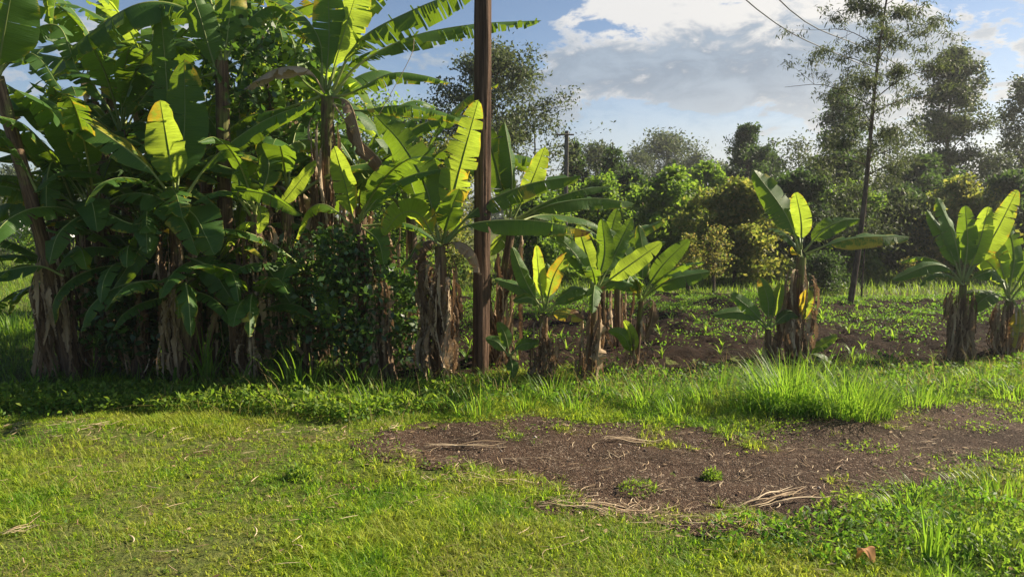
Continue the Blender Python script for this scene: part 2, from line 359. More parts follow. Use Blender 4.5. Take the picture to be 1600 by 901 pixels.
def lawn_soil():
    m, t = mat('ground_turf'); tc = t.new('ShaderNodeTexCoord'); v = tc.outputs['Object']
    n = t.noise(v, 1.3, 5, 0.6); n2 = t.noise(v, 30, 4, 0.7)
    c = t.ramp(n2, [(0.3, (0.045, 0.055, 0.015)), (0.5, (0.09, 0.11, 0.028)), (0.75, (0.17, 0.17, 0.05))])
    c = t.mix(t.maprange(n, 0.52, 0.66), c, (0.10, 0.065, 0.035))
    finish(t, c, 0.95, 0.1, bump=n2, bstr=0.8, bdist=0.03); return m
def dirt_m():
    m, t = mat('gravelly_dirt'); tc = t.new('ShaderNodeTexCoord'); v = tc.outputs['Object']
    vo = t.new('ShaderNodeTexVoronoi'); t.l.new(v, vo.inputs['Vector']); vo.inputs['Scale'].default_value = 95.0
    vo2 = t.new('ShaderNodeTexVoronoi'); t.l.new(v, vo2.inputs['Vector']); vo2.inputs['Scale'].default_value = 42.0
    n = t.noise(v, 2.2, 5, 0.6); n3 = t.noise(v, 160, 3, 0.7)
    sepc = t.new('ShaderNodeSeparateColor'); t.l.new(vo.outputs['Color'], sepc.inputs[0])
    c = t.ramp(sepc.outputs[0], [(0.0, (0.020, 0.012, 0.008)), (0.5, (0.060, 0.036, 0.024)), (0.86, (0.11, 0.072, 0.050)), (0.96, (0.28, 0.22, 0.17))])
    c = t.mix(t.maprange(n, 0.35, 0.7), c, t.mix(0.6, c, (0.085, 0.050, 0.034))); c = t.mix(t.maprange(t.noise(v, 0.9, 6, 0.7), 0.5, 0.62), c, t.mix(0.6, c, (0.028, 0.016, 0.011)))
    h = t.math('ADD', t.math('MULTIPLY', vo.outputs['Distance'], -1.0), t.math('MULTIPLY', vo2.outputs['Distance'], -0.7))
    h = t.math('ADD', h, t.math('MULTIPLY', n3, 0.5))
    finish(t, c, 0.9, 0.15, bump=h, bstr=0.9, bdist=0.012); return m
def field_m():
    m, t = mat('tilled_soil'); tc = t.new('ShaderNodeTexCoord'); v = tc.outputs['Object']
    n = t.noise(v, 7, 6, 0.7); n2 = t.noise(v, 45, 4, 0.7)
    c = t.ramp(n, [(0.3, (0.012, 0.007, 0.005)), (0.55, (0.030, 0.018, 0.012)), (0.75, (0.068, 0.040, 0.027))])
    finish(t, c, 0.95, 0.1, bump=t.math('ADD', n, t.math('MULTIPLY', n2, 0.5)), bstr=1.0, bdist=0.06); return m
xs = np.concatenate([-np.geomspace(900, 14, 26), np.arange(-13.9, 14, 0.14), np.geomspace(14, 900, 26)])
ys = np.concatenate([[-300, -60, -12, -3], np.arange(0, 24, 0.14), np.geomspace(24.2, 1500, 34)])
tag(sheet('ground', xs, ys, lawn_soil()), kind='structure')
def cutd(x, y): return sdist(x, y, DIRT) + (fbm(x, y, 2.6, 5, 5) - 0.5) * 0.8 + 0.02 > 0
tag(sheet('dirt_path', np.arange(-1.8, 8.5, 0.025), np.arange(3.2, 8.6, 0.025), dirt_m(), 0.006, cutd, 0.010, 4), kind='structure')
def cutf(x, y): return sdist(x, y, FIELD) + (fbm(x, y, 1.6, 15, 4) - 0.5) * 0.9 > 0
tag(sheet('field_soil', np.arange(-3.2, 20, 0.05), np.arange(6.8, 16.6, 0.05), field_m(), 0.02, cutf, 0.05, 9), kind='structure')

# ---------------------------------------------------------------- blades of grass
def blades(x, y, L, w, lean, head, z=None, seg=2, curl=1.0):
    """numpy blades as strips of quads. lean = horizontal reach fraction"""
    n = len(x); z = hgt(x, y) if z is None else z
    hx, hy = np.cos(head), np.sin(head); sx, sy = -hy, hx
    V = np.zeros((n, seg + 1, 2, 3), np.float32)
    for k in range(seg + 1):
        t = k / seg
        out = lean * L * (t ** (1 + curl)); up = L * (t - 0.45 * lean * t ** (2 + curl)) * np.sqrt(np.maximum(0.05, 1 - 0.35 * lean ** 2))
        ww = w * 0.5 * (1 - t ** 1.6 * 0.93)
        for s, sg in ((0, -1), (1, 1)):
            V[:, k, s, 0] = x + hx * out + sg * sx * ww; V[:, k, s, 1] = y + hy * out + sg * sy * ww; V[:, k, s, 2] = z + up - 0.006
    base = (np.arange(n) * (seg + 1) * 2)[:, None]; k = np.arange(seg)[None, :] * 2
    Q = np.stack([base + k, base + k + 1, base + k + 3, base + k + 2], -1).reshape(-1, 4)
    return V.reshape(-1, 3), Q
def scatter(n, x0, x1, y0, y1, dens):
    x = rng.uniform(x0, x1, n); y = rng.uniform(y0, y1, n)
    k = (rng.random(n) < dens(x, y)) & (np.abs(x) < 0.78 * y + 0.6); return x[k], y[k]
def g_edge(): return [tuple(G(*p)[:2]) for p in [(-400, 612), (0, 620), (250, 618), (450, 625), (560, 645), (600, 660), (575, 695)]]
lawn_back_px = np.array([(-600, 640), (0, 622), (250, 618), (450, 622), (560, 628), (800, 600), (1100, 596), (1600, 578), (2200, 560)], float)
lb = np.array([G(*p)[:2] for p in lawn_back_px])
def back_y(x): return np.interp(x, lb[:, 0], lb[:, 1])
def dens_lawn(x, y):
    d = sdist(x, y, DIRT) + (fbm(x, y, 2.6, 5, 5) - 0.5) * 0.8 + 0.02
    f = np.clip((0.03 - d) / 0.22, 0, 1) + 0.5 * (np.abs(d) < .35) * (fbm(x, y, 4.5, 64, 3) > 0.58)
    bare = np.clip((fbm(x, y, 1.3, 44, 5) - 0.42) / 0.1, 0.30, 1)
    band = np.exp(-((y - (G(0, 672)[1] + 0.05 * x)) / 0.22) ** 2) * (x < -0.5)
    f = f * (1 - 0.75 * band * (fbm(x, y, 3, 7, 3) > 0.42)) * bare
    f = f * (y < back_y(x) + 0.5)
    return f * np.clip(1.25 - (y - 3) * 0.09, 0.3, 1)
x, y = scatter(190000, -6.5, 7.5, 2.3, 8.2, dens_lawn)
k_ = rng.integers(4, 12, len(x)); x0 = np.repeat(x, k_); y0 = np.repeat(y, k_); hd = rng.uniform(0, 6.28, len(x0)); rr = rng.uniform(0, .016, len(x0))
x = x0 + np.cos(hd) * rr; y = y0 + np.sin(hd) * rr; hd = hd + rng.normal(0, .5, len(x))
n = len(x); tall = fbm(x, y, 1.6, 60, 3)
L = rng.uniform(0.022, 0.08, n) * (0.42 + 2.4 * np.clip(tall - .15, 0, 1) ** 1.6) * (1 + 0.5 * (y > 6.0))
V, Q = blades(x, y, L, rng.uniform(0.0035, 0.0095, n), rng.uniform(0.3, 1.7, n), hd)
tag(mesh_obj('grass', V, Q, M['grass'], smooth=False), 'short lit green lawn grass covering the foreground', 'grass', kind='stuff')
x, y = scatter(120000, -6.5, 7.5, 2.3, 7.4, lambda x, y: dens_lawn(x, y) * (fbm(x, y, 1.1, 71, 3) > 0.5) * 0.7)
n = len(x)
V, Q = blades(x, y, rng.uniform(0.03, 0.08, n), rng.uniform(0.0015, 0.003, n), rng.uniform(0.4, 1.7, n), rng.uniform(0, 6.28, n))
tag(mesh_obj('dry_grass', V, Q, M['grass_dry'], smooth=False), 'thin straw coloured dry grass mixed through the lawn', 'dry grass', kind='stuff')

def leafcards(Pn, size, up=0.0, aspect=0.5, cup=0.25, axis=None):
    """diamond-ish leaves of two quads folded on the rib, random orientation"""
    n = len(Pn); d = rng.normal(size=(n, 3))
    if axis is not None: d = d * 0.6 + axis
    d[:, 2] -= up; d = nrm(d); r = nrm(rng.normal(size=(n, 3)) + np.array([0, 0, 1.2])); s = nrm(np.cross(d, r)); nn = np.cross(s, d)
    size = np.broadcast_to(size, (n,))[:, None]
    b = Pn; tip = Pn + d * size; m1 = Pn + d * size * 0.45
    l = m1 + s * size * aspect * 0.5 + nn * size * cup * 0.3; r_ = m1 - s * size * aspect * 0.5 + nn * size * cup * 0.3
    V = np.stack([b, l, tip, r_], 1).reshape(-1, 3); Q = (np.arange(n) * 4)[:, None] + np.arange(4)[None, :]
    return V, Q

x, y = scatter(90000, -6.5, 3.5, 2.3, 6.6, lambda x, y: dens_lawn(x, y) * np.clip((fbm(x, y, .8, 123, 4) - .40) * 5 + (x < -.4) * .25, 0, 1)); n = len(x)
V, Q = blades(x, y, rng.uniform(0.04, 0.13, n), rng.uniform(0.0012, 0.0026, n), rng.uniform(0.2, 1.3, n), rng.uniform(0, 6.28, n), seg=3)
tag(mesh_obj('wispy_grass', V, Q, M['wispy'], smooth=False), 'thin wispy grass stalks with pale tips over the lawn', 'grass', kind='stuff')
# broad-leaved weeds low in the lawn and along the path's edges
def dens_weed(x, y):
    d = sdist(x, y, DIRT) + (fbm(x, y, 2.6, 5, 5) - 0.5) * 0.8 + 0.02
    moss = (d > 0) * np.clip((fbm(x, y, 2.0, 90, 4) + (x - 2.0) * 0.018 - 0.575) * 14, 0, 1) * (y > 4.9 - 0.04 * x) * 0.8
    rim = np.exp(-(d / 0.12) ** 2) * 0.8
    br = (x > 1.0) * (y < 5.2) * (d < 0) * 0.6
    return np.clip(moss + rim + br * 0.6 + 0.12 * (d < 0), 0, 1) * (y < back_y(x) + 0.1)
x, y = scatter(150000, -6, 8.2, 2.4, 8.2, dens_weed); z = hgt(x, y)
Pn = np.stack([x, y, z + rng.uniform(0.006, 0.03, len(x))], 1)
V, Q = leafcards(Pn, rng.uniform(0.012, 0.030, len(x)), aspect=0.55)
tag(mesh_obj('weeds', V, Q, M['weed'], smooth=False), 'tiny leafed creeping weeds spreading over lawn and dirt edge', 'weeds', kind='stuff')

# verge: thick knee-high grass between the path and the plants
def verge_dens(x, y):
    by = back_y(x); fr = by - np.interp(x, [-6, -2.2, -1.3, 0, 1, 2.4, 4.3, 7], [0.75, 0.6, 0.75, 0.85, 0.75, 1.0, 0.9, 0.6])
    k = (y > fr + (fbm(x, y, 2, 77, 3) - .5) * 0.5) * (y < by + 0.35)
    return k * (0.35 + 0.65 * (fbm(x, y, 2.6, 55, 3) > 0.45))
x, y = scatter(70000, -7, 8, 5.0, 9.0, verge_dens); n = len(x)
big = fbm(x, y, 1.4, 99, 3)
L = rng.uniform(0.05, 0.25, n) * (0.25 + 1.35 * big) * np.where(x < -1.2, 0.38, 0.72)
V, Q = blades(x, y, L, rng.uniform(0.005, 0.014, n) * np.where(x < -1.2, 0.8, 1), rng.uniform(0.3, 1.9, n), rng.uniform(0, 6.28, n), seg=3)
tag(mesh_obj('verge_grass', V, Q, M['tallgrass'], smooth=False), 'rough knee high green grass edging the dirt path', 'grass', kind='stuff')
x, y = scatter(60000, -7, 8, 5.0, 9.0, verge_dens); z = hgt(x, y)
V, Q = leafcards(np.stack([x, y, z + rng.uniform(.01, .11, len(x)) * np.where(x < -1.2, .6, 1)], 1), rng.uniform(.02, .06, len(x)), aspect=.5)
tag(mesh_obj('verge_weeds', V, Q, M['lush'], smooth=False), 'small broad leaved weeds among the verge grass', 'weeds', kind='stuff')
x, y = scatter(42000, -7, -0.6, 5.6, 7.2, lambda x, y: (np.abs(y - back_y(x) + .28 + .15 * (fbm(x, y, 1.5, 3, 2) - .5)) < .33) * .9); z = hgt(x, y)
V, Q = leafcards(np.stack([x, y, z + rng.uniform(.01, .13, len(x))], 1), rng.uniform(.03, .075, len(x)), aspect=.42, up=-.3)
tag(mesh_obj('lush_weeds', V, Q, M['weed'], smooth=False), 'lush bright leafy weeds along the front of the clump', 'weeds', kind='stuff')
# shaded undergrowth inside the clump
x, y = scatter(26000, -9, 0.5, 6.6, 10.5, lambda x, y: (y > back_y(x) - .1) * (sdist(x, y, FIELD) < .1) * .9); n = len(x)
V, Q = blades(x, y, rng.uniform(.05, .26, n), rng.uniform(.006, .014, n), rng.uniform(.3, 1.6, n), rng.uniform(0, 6.28, n), seg=3)
tag(mesh_obj('undergrowth', V, Q, M['green'], smooth=False), 'shaded grass and weeds on the ground inside the clump', 'undergrowth', kind='stuff')
# far meadow strips
def far_d(x, y):
    return (sdist(x, y, FIELD) < 0.25) * (y > 8.2) * np.clip(1.6 - y / 26, 0.15, 1)
x, y = scatter(150000, -26, 26, 8, 30, lambda x, y: far_d(x, y) * (np.abs(x) < 0.75 * y + 1)); n = len(x)
V, Q = blades(x, y, rng.uniform(0.08, 0.3, n) * (0.4 + 1.1 * fbm(x, y, 0.7, 12, 3)), rng.uniform(0.010, 0.022, n), rng.uniform(0.2, 1.2, n), rng.uniform(0, 6.28, n))
tag(mesh_obj('meadow_grass', V, Q, M['weed'], smooth=False), 'bright meadow grass beyond the tilled field', 'grass', kind='stuff')
# low weeds on the tilled field
def fw(x, y): return (sdist(x, y, FIELD) > -0.2) * np.clip((fbm(x, y, 1.7, 33, 5) - 0.435) * 8, 0.03, 1) * np.clip((y - 8.3) / 4.5, 0.08, 1)
x, y = scatter(200000, -3.5, 14, 7.2, 16.5, fw); z = hgt(x, y) + 0.02
V, Q = leafcards(np.stack([x, y, z + rng.uniform(0.01, 0.07, len(x))], 1), rng.uniform(0.02, 0.055, len(x)), aspect=0.5)
tag(mesh_obj('field_weeds', V, Q, M['lush'], smooth=False), 'low weeds and bean seedlings over the tilled soil', 'weeds', kind='stuff')

# ---------------------------------------------------------------- grass tufts (things)
def tuft(name, base, n, L, spread, w, label, cat='grass tuft', group=None, matk='tallgrass', lean=(0.3, 1.2), lift=0.0):
    bx, by = base[:2]; r = spread * np.sqrt(rng.random(n)); a = rng.uniform(0, 6.28, n)
    x = bx + r * np.cos(a); y = by + r * np.sin(a) * 0.7
    head = a + rng.normal(0, 0.5, n)
    Ls = L * rng.uniform(0.5, 1.05, n)
    le = rng.uniform(*lean, n) * (0.35 + 0.75 * r / max(spread, 1e-3))
    V, Q = blades(x, y, Ls, w * rng.uniform(0.6, 1.2, n), le, head, seg=6, curl=0.9)
    o = mesh_obj(name, V, Q, M[matk], origin=(bx, by, float(hgt(bx, by))))
    return tag(o, label, cat, group)

# ---------------------------------------------------------------- banana plants
def w_profile(t):
    return np.clip((1 - np.exp(-t * 6.5)), 0, 1) * np.sqrt(np.clip(1 - t ** 2.6, 0, 1)) * (1.06 - 0.16 * t)
def banana_leaf(parent, pts, width, face=None, fold=25, pet=0.16, tears=8, wear=0.0, tipwear=0.15, young=False, dry=False,
                roll=0.0, twist=0.0, rib=True, name=None, crumple=None, gap=0.45, edge=0.3, seed=None, up=None):
    C, Lg = catmull(pts, 40)
    T0 = nrm(C[1] - C[0])
    if face is None:
        N0 = np.array([0, 0, 1.0]) - T0[2] * T0
        if np.linalg.norm(N0) < 0.35: N0 = np.array([-T0[0], -T0[1], 0.3])
    else:
        N0 = np.array(face, float)
        if young and N0[1] < -0.7: N0 = N0 + np.array([-0.55, 0, 0])
    T, N, B = frames(C, N0)
    tt = np.linspace(0, 1, 40)
    ang = R(roll) + R(twist) * tt
    N, B = N * np.cos(ang)[:, None] + B * np.sin(ang)[:, None], B * np.cos(ang)[:, None] - N * np.sin(ang)[:, None]
    def at(arr, u): return np.stack([np.interp(u, tt, arr[:, k]) for k in range(3)], -1)
    tears = int(round(tears * 1.5 + (1 if width > .2 else 0))) if not dry else tears
    crumple = (0.06 if not dry else 0.2) if crumple is None else crumple
    mb = MB(); nc = 3 if dry else 4
    sarr = np.linspace(0, 1, nc + 1)
    ph = rng.uniform(0, 6.28, 4)
    for side in (-1, 1):
        cuts = np.sort(rng.uniform(0.04, 0.99, tears)) if tears else np.array([])
        bnd = np.concatenate([[0], cuts, [1]])
        for a, b in zip(bnd[:-1], bnd[1:]):
            if b - a < 0.006: continue
            k = max(2, int(math.ceil((b - a) / 0.028)) + 1)
            u = np.linspace(a, b, k)[:, None]; s = sarr[None, :]
            mid = (a + b) / 2
            g = gap * rng.random() * min(1, 0.06 / (b - a) + 0.12)
            u2 = mid + (u - mid) * (1 - g * s ** 1.4) + 0.035 * s * (1 - u) * (u > 0.02)
            u2 = np.clip(u2, 0, 1)
            tc_ = pet + (1 - pet) * u2
            hw = width / 2 * w_profile(np.clip(u, 0, 1)) * (1 - 0.10 * rng.random() * (tears > 6))
            da = rng.normal(0, 0.16 + 0.012 * tears) if tears > 3 else rng.normal(0, 0.05)
            aa = R(fold) * (0.55 + 0.75 * s) + da * s + 0.10 * np.sin(u * 19 + ph[0] + side) * s + crumple * np.sin(u * 34 + ph[1] * side) * s * s
            if dry: aa = aa + crumple * 1.6 * np.sin(u * 13 + ph[2] * side) * s + crumple * rng.normal(0, 0.5, aa.shape) * s
            rr = hw * s
            # integrate across the blade so that it curves
            ds = np.diff(np.broadcast_to(s, aa.shape), axis=1, prepend=0) * hw
            cx = np.cumsum(np.cos(aa) * ds, 1); cz = np.cumsum(np.sin(aa) * ds, 1)
            Cp = at(C, tc_); Np = at(N, tc_); Bp = at(B, tc_)
            V = Cp + side * Bp * cx[..., None] - Np * cz[..., None]
            if dry: V = V + rng.normal(0, 0.004, V.shape) * s[..., None]
            n1 = nc + 1
            i = np.arange(k - 1)[:, None]; j = np.arange(nc)[None, :]
            q = np.stack([i * n1 + j, i * n1 + j + 1, (i + 1) * n1 + j + 1, (i + 1) * n1 + j], -1).reshape(-1, 4)
            if side < 0: q = q[:, ::-1]
            uv = np.stack(np.broadcast_arrays(s, u2 * Lg), -1).reshape(-1, 2)
            we = wear + tipwear * np.clip((u - 0.6) * 2.6, 0, 1) * 0.9 + edge * s ** 5 + np.zeros_like(aa)
            we = we + (0.3 * (rng.random() < 0.15 * (wear + 0.3)))
            mb.add(V.reshape(-1, 3), q, uv, we.reshape(-1))
    nm = name or ('dry_leaf' if dry else 'leaf')
    o = mb.build(nm, M['dry'] if dry else (M['young'] if young else M['leaf']), parent)
    if rib:
        r0 = min(0.024, 0.010 + 0.006 * Lg) * (0.7 if dry else 1)
        rad = np.interp(tt, [0, pet, 0.6, 1], [r0, r0 * 0.62, r0 * 0.34, 0.0015])
        V, Q, uv = tube(C - N * (rad * 0.6)[:, None], rad, 6)
        mesh_obj('midrib', V, Q, M['dry'] if dry else M['midrib'], o, uv=uv)
    return o

HERO = [P(*q) for q in ((255, 215, 6.8), (262, 260, 6.85), (140, 200, 6.75), (536, 280, 6.95), (725, 260, 6.9), (720, 330, 6.95), (490, 60, 7.5), (560, 30, 7.6), (470, 270, 6.95), (640, 600, 6.9), (620, 520, 7.0), (690, 500, 6.9))]
SD = np.array(SUN_DIR)
def shades(pts, r=0.42):
    C, _ = catmull(pts, 14)
    for h in HERO:
        v = C - h; s = v @ SD; dist = np.linalg.norm(v - s[:, None] * SD, axis=1)
        if ((s > .15) & (dist < r)).any(): return True
    return False
def arc_pts(c, phi, L, e0, droop, n=5):
    p = [np.array(c, float)]; e = e0
    for i in range(n):
        st = L / n; h = np.array([math.sin(phi), math.cos(phi), 0.0])
        p.append(p[-1] + (h * math.cos(R(e)) + np.array([0, 0, 1]) * math.sin(R(e))) * st)
        e -= droop / n * (0.5 + i * 0.28)
    return p
def stem(parent, base, crown, r0=0.10, r1=0.055, bend=0.0):
    base = np.array(base, float); crown = np.array(crown, float)
    mid = (base + crown) / 2 + np.array([bend, 0, 0])
    base2 = base - np.array([0, 0, 0.08])
    C, L = catmull([base2, base + (mid - base) * 0.4, mid, crown], 22)
    t = np.linspace(0, 1, 22)
    rad = r0 * (1.15 - 0.15 * np.minimum(1, t * 6)) * (1 - t) + r1 * t
    V, Q, uv = tube(C, rad, 14, bump=0.045)
    mesh_obj('stem', V, Q, M['stem'], parent, uv=uv, attrs={'wear': np.repeat(t, 14)})
    return C
def skirt(parent, C, n0, top=0.95, bot=0.12, L=(0.35, 0.95), w=(0.08, 0.19), out=0.10):
    """dry leaves hanging round the stem"""
    m = len(C); n = min(95, int(n0 * 1.9)); out = out * .75
    for i in range(n):
        f = rng.uniform(bot + 0.15, top); p = C[int(f * (m - 1))]; a = rng.uniform(0, 6.28)
        if rng.random() < 0.35: a = rng.uniform(2.2, 4.4) + 0.3     # towards the path and the sun
        d = np.array([math.sin(a), math.cos(a), 0]); l = rng.uniform(*L) * 1.15
        l = min(l, max(0.12, p[2] - 0.03))
        o = out * rng.uniform(0.5, 1.5); r = 0.07
        pts = [p + d * r * 0.6, p + d * (r + o * 0.8) + np.array([0, 0, 0.04]), p + d * (r + o) + np.array([0, 0, -l * 0.4]),
               p + d * (r + o * rng.uniform(0.3, 1.0)) + np.array([rng.normal(0, 0.05), rng.normal(0, 0.05), -l])]
        banana_leaf(parent, pts, rng.uniform(*w) * (0.3 + 0.45 * rng.random()), face=d + np.array([0, 0, 0.3]), fold=rng.uniform(25, 85), pet=0.12, tears=int(rng.integers(0, 4)), dry=True,
                    rib=False, roll=rng.uniform(-70, 70), twist=rng.uniform(-150, 150), crumple=.3)
CAMF = (0, -1, 0.15)
def plant(label, base, crown, leaves, r=(0.10, 0.055), nskirt=12, bend=0.0, group='banana plants along the field edge', dflt={}, sk={}, extra=0, exl=1.0):
    """base/crown = (px, py, depth); leaves = (points [(px,py,ddepth)], width in px, options)"""
    d = crown[2]; b = G(base[0], base[1]); 
    b = np.array([ (base[0]-800)/F * base[2] / 1.0, base[2], 0.0]); b[0] = P(base[0], base[1], base[2])[0]
    b[2] = float(hgt(b[0], b[1]))
    c = P(crown[0], crown[1], crown[2])
    root = empty('banana_plant', b, label, 'banana plant', group)
    C = stem(root, b, c, r[0] * .70, r[1] * .9, bend)
    for pts, wpx, op in leaves:
        o = dict(dflt); o.update(op)
        pp = [P(q[0], q[1], d + (q[2] if len(q) > 2 else 0)) for q in pts]
        if 'wear' not in o: o['wear'] = float(rng.choice([-.1, 0, .05, .12, .2]))
        banana_leaf(root, pp, wpx / F * d, **o)
    for i in range(extra):
        ph = rng.uniform(0, 6.28)
        ap = arc_pts(c, ph, rng.uniform(0.9, 1.5) * exl, rng.uniform(20, 70), rng.uniform(60, 120))
        if shades(ap): continue
        banana_leaf(root, ap, rng.uniform(0.2, 0.3) * (.35 + .65 * exl), fold=rng.uniform(15, 45), tears=int(rng.integers(4, 14)), wear=rng.uniform(-0.1, 0.15))
    skirt(root, C, nskirt, **sk)
    return root, C

cf = dict(face=CAMF, fold=8)
dn = dict(fold=48)
# -- D: front plant of the clump with the bright upright leaf
plant('banana plant in the dark clump whose short upright leaf glows bright yellow green', (288, 600, 7.0), (272, 312, 6.9), [
    ([(272, 305), (266, 250, -.05), (250, 156, -.1)], 80, dict(face=(0.25, -1, 0.1), fold=-10, pet=0.12, tears=2, young=True, gap=0.1)),
    ([(268, 305), (222, 252, -.1), (150, 200, -.15), (60, 148, -.1)], 62, dict(face=(0.5, -0.75, 0.8), fold=22, tears=2, pet=.12)),
    ([(275, 305), (288, 200, .2), (288, 92, .15)], 84, dict(face=(0, -1, 0.2), fold=10, tears=1, pet=.1)),
    ([(270, 305, .2), (262, 150, .4), (250, 5, .3)], 52, dict(face=(0.1, -1, 0.2), fold=10, tears=3)),
    ([(285, 310), (335, 245, .1), (410, 190, .1), (492, 158, 0)], 62, dict(fold=52, tears=5, roll=-10)),
    ([(282, 318), (305, 338, -.2), (318, 362, -.3), (335, 398, -.35)], 78, dict(face=(-.2, -1, 0.5), fold=25, tears=2, pet=.1)),
    ([(268, 330), (230, 372, -.2), (172, 458, -.25)], 50, dict(face=(-.4, -1, 0.4), fold=22, tears=5)),
    ([(290, 400, -.1), (330, 420, -.2), (370, 482, -.25)], 58, dict(face=(0.2, -1, 0.7), fold=20, tears=4, pet=.05)),
    ([(262, 315), (215, 350, -.1), (150, 330, -.1), (90, 360, 0)], 60, dict(fold=40, tears=5)),
], nskirt=26, r=(.11, .06), extra=3)
# -- P
plant('banana plant in the clump with a pale arching leaf over bright hanging leaf tips', (405, 600, 7.1), (400, 335, 7.0), [
    ([(400, 330), (360, 300, -.1), (330, 302, -.2), (300, 318, -.25)], 30, dict(fold=30, tears=2)),
    ([(392, 335, -.1), (372, 300, -.25), (420, 305, -.3), (472, 336, -.35)], 38, dict(fold=35, tears=4)),
    ([(430, 330), (455, 300), (494, 250)], 40, dict(face=(-.4, -1, .2), fold=6, tears=1, young=True, pet=.1)),
    ([(398, 335), (378, 300), (372, 250)], 32, dict(face=CAMF, fold=10, tears=1)),
    ([(402, 315, -.1), (408, 340, -.15), (404, 365, -.2)], 32, dict(face=CAMF, fold=15, tears=2, young=True, pet=.1)),
    ([(405, 400), (440, 452, -.1), (474, 505, -.1)], 38, dict(face=(-.3, -1, .3), fold=15, tears=2)),
    ([(398, 330), (420, 260), (400, 190, .2)], 50, dict(face=CAMF, fold=15, tears=5)),
], nskirt=24, extra=3)
# -- B tall stem at x=350
rt, Cb = plant('tall banana plant with thick brown stem rising out of the top of the clump', (358, 590, 7.7), (346, 95, 7.4), [
    ([(343, 130, -.05), (325, 70, -.1), (312, 25, -.15), (290, -40, -.2)], 60, dict(face=CAMF, fold=30, tears=5)),
    ([(348, 100), (300, 20, 0), (220, 5, -.2), (130, 60, -.3), (72, 120, -.3)], 105, dict(fold=38, tears=10, edge=.35, roll=15)),
    ([(350, 95), (358, 30, 0), (365, -60, 0)], 60, dict(face=CAMF, fold=20, tears=5)),
    ([(350, 95), (380, 40, .1), (430, 10, .2), (480, 60, .3)], 62, dict(fold=45, tears=12, wear=.2, edge=.3)),
    ([(346, 100), (280, 60, .3), (225, 90, .4), (190, 170, .5)], 70, dict(fold=40, tears=9)),
    ([(348, 100), (320, -20, .3), (240, -70, .3), (150, -40, .2)], 80, dict(fold=35, tears=8)),
    ([(350, 105), (400, 90, .4), (440, 130, .6), (450, 210, .7)], 60, dict(fold=40, tears=9, young=True)),
    ([(345, 110), (300, 130, .2), (255, 190, .3), (235, 270, .4)], 60, dict(fold=35, tears=9)),
], nskirt=16, r=(.11, .07), sk=dict(top=0.55), extra=2)
# -- A leaning stem at the far left
ra, Ca = plant('leaning banana plant at the left end of the clump, stem ringed with pale scars', (120, 590, 7.0), (-5, 120, 6.7), [
    ([(-5, 120), (5, 60, -.1), (25, -50, -.2)], 100, dict(face=(.5, -1, .1), fold=20, tears=1, pet=.1)),
    ([(-8, 115), (30, 60, .2), (90, 40, .3), (120, 110, .3)], 60, dict(fold=40, tears=12)),
    ([(-8, 120), (30, 85, .1), (60, 90, .1), (95, 140, .1)], 50, dict(fold=35, tears=10)),
    ([(60, 300, .1), (10, 215, 0), (-40, 250, 0)], 40, dict(fold=30, tears=9)),
    ([(-5, 120), (60, -20, .3), (85, -20, .4), (82, 45, .5)], 45, dict(fold=40, tears=12, young=True)),
    ([(100, 430, 0), (60, 415, -.1), (0, 425, -.15), (-60, 445, -.2)], 48, dict(face=(0, -.6, 1), fold=30, tears=3)),
], nskirt=12, r=(.10, .06), bend=.02, sk=dict(top=0.5))
# -- C tall plant with the crown at (512,118)
rc, Cc = plant('tallest sunlit banana plant left of the wooden pole, its long torn leaves crossing it', (505, 590, 7.9), (512, 150, 7.6), [
    ([(518, 140), (560, 65, -.1), (640, 18, -.2), (760, -30, -.3)], 88, dict(fold=38, tears=22, gap=.5, wear=.02, edge=.3)),
    ([(520, 148), (560, 100, .1), (640, 58, .3), (740, 38, .4), (846, 32, .5)], 62, dict(fold=50, tears=26, gap=.45, edge=.34, roll=-12)),
    ([(508, 140), (514, 60), (512, -40)], 60, dict(face=(0.2, -1, .1), fold=14, tears=3)),
    ([(512, 138), (535, 60), (566, -40)], 95, dict(face=(-.3, -1, .1), fold=10, tears=3, young=True)),
    ([(505, 140), (498, 60), (450, 5), (380, -10)], 62, dict(fold=40, tears=16, edge=.5, wear=.1)),
    ([(515, 150), (548, 145, -.1), (610, 115, -.2), (662, 118, -.2), (704, 130, -.2)], 44, dict(fold=52, tears=16, edge=.42, roll=-10)),
    ([(518, 160), (560, 172, .1), (620, 165, .1), (680, 172, .1), (735, 192, .1)], 46, dict(fold=52, tears=14, edge=.4, roll=-8)),
    ([(500, 150), (440, 170), (380, 185), (320, 240)], 46, dict(fold=40, tears=9)),
    ([(508, 145), (480, 108, -.1), (430, 108, -.1), (380, 140, -.15)], 40, dict(dry=True, fold=60, tears=6)),
    ([(514, 150), (545, 160, -.15), (560, 200, -.2), (570, 245, -.25)], 40, dict(dry=True, fold=60, tears=8)),
    ([(520, 160), (560, 215, -.1), (600, 262, -.1), (585, 330, -.15)], 46, dict(dry=True, fold=65, tears=3)),
    ([(505, 150), (470, 120, .4), (455, 60, .5), (420, 50, .6)], 55, dict(fold=35, tears=9, young=True)),
    ([(510, 140), (560, 10, .2), (620, -30, .2), (700, -20, .3)], 80, dict(fold=35, tears=9, young=True)),
], nskirt=26, r=(.11, .07), extra=1)
